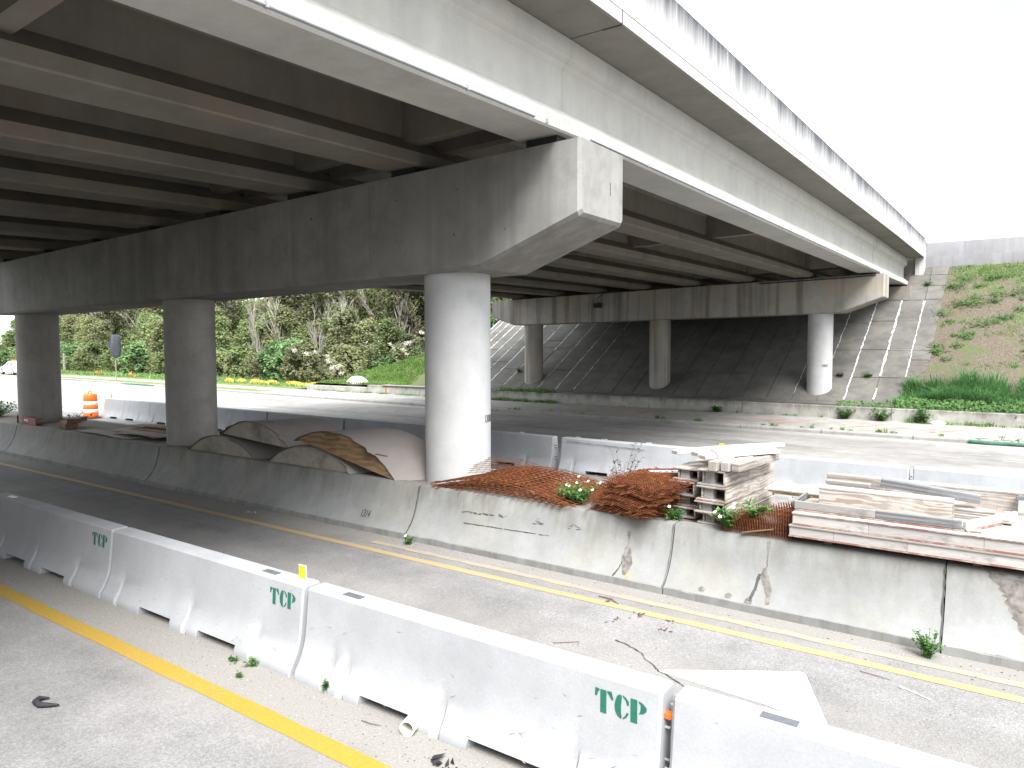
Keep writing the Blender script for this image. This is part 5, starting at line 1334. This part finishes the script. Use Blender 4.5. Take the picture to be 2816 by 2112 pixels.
for x, y, s in ((-76, 45, .95), (-68, 42.5, .8), (-62, 44, 1.05), (-55, 42, 1.15), (-51.5, 43, 1.1), (-47, 42, 1.2), (-43.5, 46, 1.15), (-40.5, 49, 1.3), (-37, 51, 1.3), (-58, 41.2, .8), (-48.5, 40.6, .8)):
    place(bar[F.randrange(2)], x, y, -.1, s, s*F.uniform(.9, 1.15), F.uniform(0, 6))
x = -90.0
# farther wood behind, reads as a mass
mb = MB(); q = random.Random(77)
for k in range(42000):
    x = q.uniform(-150, -18); y = q.uniform(58, 66)+ex(x); h = interp([-120, -80, -50, -20], [8.6, 9.6, 13.5, 14], x)+1.2*noise.noise(Vector((x*.15, 0, 0)))
    z = h*math.sqrt(q.random()); leaf_quad(mb, Vector((x, y, z)), Vector((q.uniform(-1, 1), -1, q.uniform(-.3, 1))).normalized(), q.uniform(.22, .45), q)
tag(obj('far_wood', mb, MT['leaf_olive']), kind='stuff')
# dark oak, palms
ok = proto('dark_oak', 'dark brownish oak crown rising over the middle of the wood', 'tree', None, branch_mesh(140, 5.5, .2, 3, .7, 6), crown_mesh(41, 2.6, 3.2, 10.4, 60, 4600, .16, hollow=.1), MT['trunk'], MT['leaf_dark'])
ok.location = (-45.0, 47.5, -.1)
def palm(label, x, y, h, seed):
    q = random.Random(seed); t = thing('cabbage_palm', label, 'palm', (x, y, -.1), 'cabbage palms at the edge of the wood')
    mb = MB(); mb.tube([(x, y, -.2), (x+.05, y, h*.5-.1), (x+.02, y, h-.1)], [.2, .17, .15], 8); obj('trunk', mb, MT['trunk'], t, sm=60)
    mb = MB()
    for k in range(26):
        a_ = q.uniform(0, 6.28); el = q.uniform(-.5, 1.2); L_ = q.uniform(.9, 1.3)
        d = Vector((math.cos(a_)*math.cos(el), math.sin(a_)*math.cos(el), math.sin(el))); c = Vector((x, y, h-.1)); tip = c+d*L_
        mb.tube([c, tip], .015, 3, False)
        s = d.cross(Vector((0, 0, 1))).normalized() if abs(d.z) < .95 else Vector((1, 0, 0)); u = s.cross(d)
        for j in range(15):
            b = rad(-75+150*j/14); v = (d*math.cos(b)+s*math.sin(b)); l = q.uniform(.45, .62); e = tip+v*l+Vector((0, 0, -.14*q.random()-.05)); w = v.cross(u)*.03
            mb.add([tip, tip+v*l*.5-w, e, tip+v*l*.5+w], [(0, 1, 2, 3)])
    obj('fronds', mb, MT['leaf_green'], t)
palm('cabbage palm behind the parked white car', -89, 37.6, 2.2, 1); palm('second cabbage palm left of the parked car', -96, 38.3, 2.6, 2); palm('cabbage palm right behind the covered sign post', -63.2, 36.9, 1.9, 3)
by = {}
for c, x, y in PLACED: by.setdefault(c['label'], []).append(((rt.x*x+rt.y*y)/(fw.x*x+fw.y*y), c))
ORD = ['leftmost', 'second from the left', 'third from the left', 'fourth from the left', 'fifth from the left', 'sixth from the left', 'seventh from the left', 'eighth from the left', 'ninth from the left', 'tenth from the left']
for lab, lst in by.items():
    if len(lst) > 1:
        for k, (_, c) in enumerate(sorted(lst, key=lambda q_: q_[0])): c['label'] = '%s, %s' % (lab, ORD[min(k, 9)])
# plumed shrubs with cream flower heads
for i, (x, y, s) in enumerate(((-45.5, 37.0, 1.25), (-43.0, 37.6, 1.0), (-39.2, 40.3, 1.05), (-37.2, 41.2, 1.1), (-35.6, 42.2, .95), (-42.0, 36.8, .7))):
    t = thing('plumed_shrub', ['tallest shrub with cream plumes left of the grass crest', 'shrub with cream plumes right of the tallest one', 'shrub with cream plumes at the foot of the grass crest', 'shrub with cream plumes midway up the grass crest', 'shrub with cream plumes highest behind the grass crest', 'small shrub with a few cream plumes near the silt fence'][i], 'shrub', (x, y, tz(x, y)), 'cream plumed shrubs by the grass crest')
    mb = crown_mesh(200+i, 1.1*s, .1, 2.1*s, 12, 900, .12, hollow=.2); mb.v = [(a_+x, b_+y, c_+tz(x, y)) for a_, b_, c_ in mb.v]; obj('foliage', mb, MT['leaf_brown'], t)
    mb = MB(); q = random.Random(300+i)
    for k in range(6):
        c = Vector((x+q.uniform(-1, 1)*s, y-q.uniform(0, .8)*s, tz(x, y)+q.uniform(1.3, 2.3)*s))
        for j in range(42): leaf_quad(mb, c+Vector((q.gauss(0, .11), q.gauss(0, .09), q.gauss(0, .07))), Vector((q.uniform(-1, 1), -1, q.uniform(0, 1))).normalized(), .05, q)
    tag(obj('plumes', mb, MT['plume'], t), kind='stuff')

# ------------------------------------------------------------------ grasses
def blades(mb, c, n, h, spread, q, w=.012, lean=.5, slope=None):
    for k in range(n):
        a_ = q.uniform(0, 6.28); r = spread*math.sqrt(q.random()); b = Vector((c[0]+r*math.cos(a_), c[1]+r*math.sin(a_), 0))
        b.z = slope(b.x, b.y)-.02 if slope else c[2]
        d = Vector((q.gauss(0, 1), q.gauss(0, 1), 0)); d = d.normalized() if d.length > .01 else Vector((1, 0, 0))
        hh = h*q.uniform(.5, 1.15); ln = lean*q.uniform(.3, 1.3)*hh; s = Vector((-d.y, d.x, 0))*w*q.uniform(.7, 1.3)
        m1 = b+Vector((0, 0, hh*.6))+d*ln*.35; tip = b+Vector((0, 0, hh*(1-.25*lean)))+d*ln
        mb.add([b-s, b+s, m1+s*.7, tip, m1-s*.7], [(0, 1, 2, 4), (4, 2, 3)])
q = random.Random(90)
mb = MB()   # right bank: tufts of green grass
for k in range(900):
    x, y = q.uniform(-3.6, 12), q.uniform(34.5, 47.3)
    if noise.noise(Vector((x*.45, y*.45, 5)))+.10*(y > 44.5)+.15*(y < 37) < -.02: continue
    if x < -3.2 and y < 40: continue
    blades(mb, (x, y, 0), q.randint(18, 50), q.uniform(.07, .2), q.uniform(.12, .4), q, .012, .9, hill)
for k in range(260):
    x, y = q.uniform(-3.3, 10), q.uniform(45.6, 47.4); blades(mb, (x, y, 0), 30, q.uniform(.1, .22), .3, q, .012, .9, hill)
tag(obj('bank_grass', mb, MT['grass']), kind='stuff')
mb = MB()
for k in range(330):
    x, y = q.uniform(-3.2, 12), q.uniform(39.5, 47)
    if noise.noise(Vector((x*.4+9, y*.6, 2))) < -.05: continue
    blades(mb, (x, y, 0), 26, q.uniform(.05, .13), .35, q, .011, 1.2, hill)
tag(obj('dry_bank_grass', mb, MT['dry_grass']), kind='stuff')
mb = MB()   # leafy weeds on the bank
for k in range(330):
    x, y = q.uniform(-3.5, 11), q.uniform(34.6, 46)
    if x < -3.0 and y < 38: continue
    if noise.noise(Vector((x*.6, y*.6, 12))) < .0: continue
    r = q.uniform(.12, .46); z = hill(x, y)
    for j in range(int(60*r/.25)): 
        p = Vector((x+q.gauss(0, r*.6), y+q.gauss(0, r*.45), 0)); p.z = hill(p.x, p.y)+q.uniform(.02, .18)*(r/.25)
        leaf_quad(mb, p, Vector((q.uniform(-.6, .6), q.uniform(-1, .2), 1)).normalized(), q.uniform(.035, .07), q, .6)
tag(obj('bank_weeds', mb, MT['leaf_weed']), kind='stuff')
mb = MB()   # tall lush grass mound at the toe
for k in range(210):
    x = q.uniform(-4.8, 4.5); y = q.uniform(34.0, 36.3); e = math.exp(-((x+2.0)/1.7)**2)+.8*math.exp(-((x-2.0)/1.7)**2)
    if e < .18: continue
    blades(mb, (x, y, 0), 60, .4+.85*e*q.uniform(.6, 1.15), .28, q, .014, .85, hill)
tag(obj('tall_toe_grass', mb, MT['tall_grass']), kind='stuff')
mb = MB()   # leafy skirt along the toe wall top
for k in range(5200):
    x = q.uniform(-6.6, 9); y = q.uniform(33.05, 34.5); t_ = noise.noise(Vector((x*.9, 0, 3)))*.5+.5
    if x < -4.2 and q.random() > .35: continue
    zz = .36+q.uniform(0, .30+.35*t_)*(1 if x > -4.5 else .45)-(.12 if y < 33.2 else 0)
    leaf_quad(mb, Vector((x, y-(.12 if q.random() < .2 else 0), zz)), Vector((q.uniform(-.6, .6), -1, q.uniform(.2, 1))).normalized(), q.uniform(.035, .08), q, .6)
tag(obj('toe_weeds', mb, MT['leaf_weed']), kind='stuff')
mb = MB()   # bright grass on the left crest
for k in range(3600):
    x = q.uniform(-41.5, -31.7); y = q.uniform(33.4, 45.5)
    if hill(x, y) < .05: continue
    if x > -33 and y < 36.5: continue
    blades(mb, (x, y, 0), 14, q.uniform(.14, .3), .35, q, .02, .8, hill)
tag(obj('crest_grass', mb, MT['crest_blade']), kind='stuff')
mb = MB()   # weeds on the toe wall at the left column and along the foot of it, kerb joints
for k in range(40): blades(mb, (q.uniform(-24.4, -20.9), q.uniform(33.1, 33.7), .40), 40, q.uniform(.12, .35), .22, q, .016, .8)
for k in range(46): blades(mb, (q.uniform(-25, -20.4), q.uniform(32.6, 32.95), ZS), 30, q.uniform(.08, .28), .18, q, .015, .8)
for k in range(70): blades(mb, (q.uniform(-40, -26), q.uniform(32.5, 32.95), ZS), 22, q.uniform(.06, .2), .2, q, .014, .9)
for k in range(60): blades(mb, (q.uniform(-4, 8), q.uniform(32.6, 32.96), ZS), 30, q.uniform(.08, .3), .22, q, .015, .9)
for k in range(44):
    x = q.choice((-20.2, -17.9, -16.2, -12.6, -10.8, -7.9, -6.6, -5.6, -4.9, -3.9, -2.6, -2.2, -1.6, -.9, -.3, .4))+q.uniform(-.3, .3)
    blades(mb, (x, 28.60+q.uniform(-.03, .12), ZS), 14, q.uniform(.06, .22), .1, q, .013, .7)
for k in range(14): blades(mb, (q.uniform(-19, -6), 32.9, ZS), 18, q.uniform(.06, .18), .12, q, .013, .8)
tag(obj('roadside_weeds', mb, MT['grass']), kind='stuff')
mb = MB()   # verge grass in front of the trees
for k in range(1500):
    x = q.uniform(-110, -41); y = q.uniform(33.0, 37.2)+ex(x)*.8; blades(mb, (x, y, -.1), 8, q.uniform(.15, .5), .5, q, .03, .8)
tag(obj('verge_grass', mb, MT['grass']), kind='stuff')

# ------------------------------------------------------------------ single weeds
def weed(name, label, x, y, z, h, spread, stems, ls, flowers, mat='leaf_weed', seed=0, group=None, cat='weed', upright=.5, lps=9):
    q = random.Random(500+seed); t = thing(name, label, cat, (x, y, z), group)
    mb = MB(); ms = MB(); fl = []
    for k in range(stems):
        a_ = q.uniform(0, 6.28); hh = h*q.uniform(.45, 1.05); d = Vector((math.cos(a_), math.sin(a_), 0))*spread*q.uniform(.2, 1)
        b = Vector((x, y, z))+d*.15; pts = [b+d*(.85*(i/4)**1.3)+Vector((0, 0, hh*(i/4)**(.7 if upright > .5 else .9))) for i in range(5)]
        ms.tube(pts, [.004, .0035, .003, .0025, .0015], 4, False)
        for j in range(lps):
            f = q.uniform(.15, 1)*4; i = min(3, int(f)); p = pts[i].lerp(pts[i+1], f-i)
            v = Vector((q.uniform(-1, 1), q.uniform(-1, 1), q.uniform(-.2, .5))).normalized(); l = ls*q.uniform(.6, 1.3)
            s = v.cross(Vector((0, 0, 1))).normalized()*l*.3
            mb.add([p, p+v*l*.5+s+Vector((0, 0, l*.08)), p+v*l, p+v*l*.5-s+Vector((0, 0, l*.08))], [(0, 1, 2, 3)])
        if len(fl) < flowers: fl.append(pts[-1]+Vector((0, 0, .03)))
    obj('foliage', mb, MT[mat], t); obj('stems', ms, MT['leaf_weed' if mat != 'silver_leaf' else 'twig'], t)
    for c in fl:
        m1 = MB(); u = Vector((q.uniform(-.4, .4), -.7, .8)).normalized(); s1 = u.cross(Vector((0, 0, 1))).normalized(); s2 = u.cross(s1); r = .021
        for j in range(5):
            b0 = 2*math.pi*j/5; v = s1*math.cos(b0)+s2*math.sin(b0); w = u.cross(v)*r*.55
            m1.add([c, c+v*r*.6+w, c+v*r*1.25, c+v*r*.6-w], [(0, 1, 2, 3)])
        m1.cur = 1; m1.add([c+u*.006+s1*.007, c+u*.006+s2*.007, c+u*.006-s1*.007, c+u*.006-s2*.007], [(0, 1, 2, 3)])
        obj('flower', m1, [MT['flower'], MT['flower_eye']], t)
    return t
weed('flowering_weed', 'bushy green weed with white flowers growing through the flat rusty mesh', -5.12, 8.85, .80, .31, .40, 60, .05, 8, seed=1, lps=14)
weed('twiggy_weed', 'tall grey leaved twiggy weed between the two rusty mesh piles', -4.72, 9.45, .80, .85, .40, 13, .06, 0, 'silver_leaf', seed=2, upright=.8, lps=14)
weed('green_weed', 'low green weed at the foot of the twiggy weed', -4.68, 9.30, .80, .16, .2, 16, .05, 0, seed=3)
weed('flowering_weed', 'small bright green weed between the bent mesh and the box beams', -3.60, 8.72, .80, .17, .17, 24, .055, 2, seed=4)
weed('flowering_weed', 'weed with white flowers sprouting over the rusty mat bundle', -2.86, 8.58, .82, .30, .22, 22, .075, 4, seed=5, upright=.8)
weed('green_weed', 'leafy weed leaning over the top of the rusty mat bundle', -2.58, 8.60, 1.0, .20, .25, 14, .08, 0, seed=6)
weed('green_weed', 'green weed behind the right end of the rusty mat bundle', -2.16, 9.3, .82, .42, .14, 10, .06, 0, seed=7, upright=.8)
weed('road_weed', 'small green weed at the wall joint left of the scuffed wall length', -7.62, 8.02, 0, .12, .10, 18, .04, 1, seed=8)
weed('road_weed', 'flowering green weed with reddish leaves at the foot of the wall, right side', -.66, 7.98, 0, .25, .15, 26, .045, 3, seed=9)
weed('road_weed', 'little weed at the foot of the barrier left of the reflector joint', -5.93, 4.06, 0, .10, .09, 6, .04, 0, 'leaf_weed', seed=10)
weed('road_weed', 'tiny weed on the sand in front of the reflector joint', -5.82, 3.86, 0, .04, .08, 4, .03, 0, 'leaf_weed', seed=11)
weed('road_weed', 'tiny weed at the left of the reflector joint by the drainage slot', -6.17, 4.04, 0, .05, .08, 5, .035, 0, 'leaf_weed', seed=12)
weed('green_tuft', 'small green grass tuft in the groove of the front barrier', -4.93, 4.13, .03, .08, .04, 10, .035, 0, seed=13)
weed('road_weed', 'weeds growing on the median left of the leftmost column', -26.6, 9.2, .8, .5, .9, 60, .10, 0, seed=14, lps=12)
weed('dry_weed', 'dark dry weeds at the foot of the leftmost column', -22.6, 9.7, .8, .25, .6, 26, .09, 0, 'leaf_dark', seed=15)
for i, (x, s) in enumerate(((-11.5, .5), (-6.0, .85), (-4.6, 1.0), (-3.2, 1.15))):
    weed('sidewalk_weed', ['lone weed clump at the toe wall under the bridge', 'weed clump at the toe wall, left of three before the far right column', 'weed clump at the toe wall, middle of three', 'largest weed clump at the toe wall beside the white bag'][i], x, 32.75, ZS, .55*s, .5*s, 40, .11, 0, seed=20+i, group='weed clumps along the toe wall', lps=13)
weed('slope_weed', 'rusty brown dead clump on the slope beside the far right column', -7.0, 36.85, sl(36.85)+.07, .22, .28, 30, .08, 0, 'leaf_brown', seed=30)
weed('slope_weed', 'green tuft in the slope joint right of the far column', -5.8, 36.85, sl(36.85)+.07, .22, .3, 24, .08, 0, seed=31)
weed('slope_weed', 'small green tuft in the slope paving beside the far left column', -25.3, 36.5, sl(36.5)+.07, .3, .3, 24, .09, 0, seed=32)
weed('slope_weed', 'little bush where the wing wall meets the slope top', -4.3, 45.2, sl(45.2)+.07, .3, .3, 24, .08, 0, seed=33)

# ------------------------------------------------------------------ litter on the roads
mb = MB(); mb.tube([(-6.80+.0, 2.66, .02), (-6.84, 2.60, .03), (-6.80, 2.55, .03), (-6.72, 2.55, .025), (-6.66, 2.60, .02), (-6.60, 2.65, .02)], [.006, .022, .028, .026, .02, .008], 7); tag(obj('rubber_strip', mb, MT['rubber'], sm=60), 'black curved strip of tyre rubber on the near lane', 'litter')
t = thing('pipe_stub', 'short white plastic pipe stub poking out under the front barrier', 'pipe', (-3.87, 4.12, .06))
mb = MB(); d, r = heading(-18); n = 24; rings = []
for s, ro in ((0, .062), (.5, .062), (.5, .053), (0, .053)):
    rings.append([Vector((-3.86, 4.02, .058))+d*s+r*math.cos(a_)*ro+Vector((0, 0, 1))*math.sin(a_)*ro for a_ in [2*math.pi*j/n for j in range(n)]])
mb.loft(rings+[rings[0]], True, False); obj('pipe_wall', mb, MT['pvc'], t, sm=40)
q = random.Random(66)
def shred(label, name, c, n, s, mat, cat='litter', group=None, flat=.25):
    mb = MB(); pts = []
    a_ = q.uniform(0, 3.14)
    for k in range(n):
        o_ = Vector((q.gauss(0, s), q.gauss(0, s*.6), 0)); p = Vector((c[0]+o_.x*math.cos(a_)-o_.y*math.sin(a_), c[1]+o_.x*math.sin(a_)+o_.y*math.cos(a_), .008))
        l = s*q.uniform(.4, 1.0); v = Vector((q.uniform(-1, 1), q.uniform(-1, 1), q.uniform(0, .5))).normalized(); w = v.cross(Vector((0, 0, 1))).normalized()*l*q.uniform(.2, .5)
        mb.add([p-v*l*.5-w*.4, p+w, p+v*l, p-w], [(0, 1, 2, 3)]); mb.v[-4:] = [(x_, y_, max(.005, z_)) for x_, y_, z_ in mb.v[-4:]]
    return tag(obj(name, mb, mat), label, cat, group)
shred('shredded black tyre rubber on the sand below the front barrier', 'tyre_shreds', (-3.36, 3.86), 13, .07, MT['rubber'])
mb = MB(); mb.add([(-3.50, 3.93, .01), (-3.42, 3.98, .03), (-3.40, 3.89, .05), (-3.47, 3.86, .015)], [(0, 1, 2, 3)]); tag(obj('rubber_flap', mb, MT['rubber']), 'small square black rubber flap above the tyre shreds', 'litter')
mb = MB(); mb.tube([(-.76, 7.13, .012), (-.70, 7.11, .008), (-.55, 7.03, .01)], [.003, .005, .004], 5); mb.lathe([(.001, .004), (.018, .008), (.02, .014)], 10, (-.785, 7.14, .0))
tag(obj('plastic_spoon', mb, MT['white_plastic']), 'white plastic spoon lying on the road at the right', 'litter', kind='thing')
shred('crumpled white paper at the foot of the shaded wall', 'paper_scrap', (-11.42, 7.93), 9, .06, MT['paper'], flat=1)
mb = MB(); rings = []; qb = random.Random(3)
for z_, r_ in ((0, .17), (.05, .2), (.11, .14), (.15, .05)): rings.append([(-2.6+math.cos(a_)*r_*1.5*qb.uniform(.8, 1.15), 32.6+math.sin(a_)*r_*qb.uniform(.8, 1.15), ZS+.012+z_) for a_ in [2*math.pi*j/12 for j in range(12)]])
mb.loft(rings); tag(obj('litter_bag', mb, MT['paper'], sm=40), 'white plastic bag on the far sidewalk by the toe wall', 'litter')
for i, (x, y, n, s) in enumerate(((-3.48, 7.36, 7, .06), (-3.60, 7.10, 6, .05), (-3.10, 7.40, 6, .055), (-3.08, 7.14, 6, .05), (-3.95, 7.58, 5, .05))):
    shred(['clump of brown leaf litter on the worn yellow line, second from the left', 'clump of brown leaf litter nearest the front barrier', 'clump of brown leaf litter on the right part of the worn line', 'small dark clump of leaf litter rightmost on the lane', 'twiggy clump of leaf litter at the left by the wall'][i], 'leaf_litter', (x, y), n, s, MT['deadleaf'], 'leaf litter', 'clumps of leaf litter on the middle lane')
def twig(label, pts, r=.004): mb = MB(); mb.tube(pts, [r]*(len(pts)-1)+[r*.5], 5); return tag(obj('twig', mb, MT['twig'], sm=60), label, 'twig', 'twigs lying on the roads')
twig('thin forked twig on the lane above the front barrier', [(-3.85, 6.17, .01), (-3.72, 6.27, .012), (-3.64, 6.33, .02), (-3.60, 6.26, .012)])
twig('dark twig lying across the yellow lines by the leaf litter', [(-4.12, 7.66, .01), (-3.95, 7.64, .02), (-3.80, 7.55, .012)], .008)
twig('short brown twig on the sand left of the pipe stub', [(-4.32, 3.97, .01), (-4.22, 3.97, .014), (-4.13, 4.0, .01)])
twig('long thin twig on the road right of the arrow', [(-1.15, 7.28, .01), (-1.0, 7.26, .012), (-.88, 7.24, .01)])
# scattered small pebbles, shell bits and grit
mb = MB(); q = random.Random(31)
def grit(n, x0, x1, y0, y1, s0, s1):
    for k in range(n):
        x, y, s = q.uniform(x0, x1), q.uniform(y0, y1), q.uniform(s0, s1)
        mb.add([(x-s, y, .003), (x, y-s*.7, .003), (x+s, y, .003), (x, y+s*.7, .003), (x, y, s*.6)], [(0, 1, 4), (1, 2, 4), (2, 3, 4), (3, 0, 4)])
grit(360, -11, -1.5, 3.68, 4.1, .003, .009); grit(200, -9, 2, 7.85, 8.16, .004, .012); grit(160, -5, 2, 4.8, 7.4, .003, .008)
tag(obj('pale_grit', mb, MT['stone']), kind='stuff')
mb = MB(); grit(260, -11, -1.5, 3.68, 4.1, .003, .010); grit(220, -9, 2, 7.6, 8.16, .004, .014); grit(120, -5, 2, 5.2, 7.4, .003, .010)
tag(obj('dark_grit', mb, MT['deadleaf']), kind='stuff')
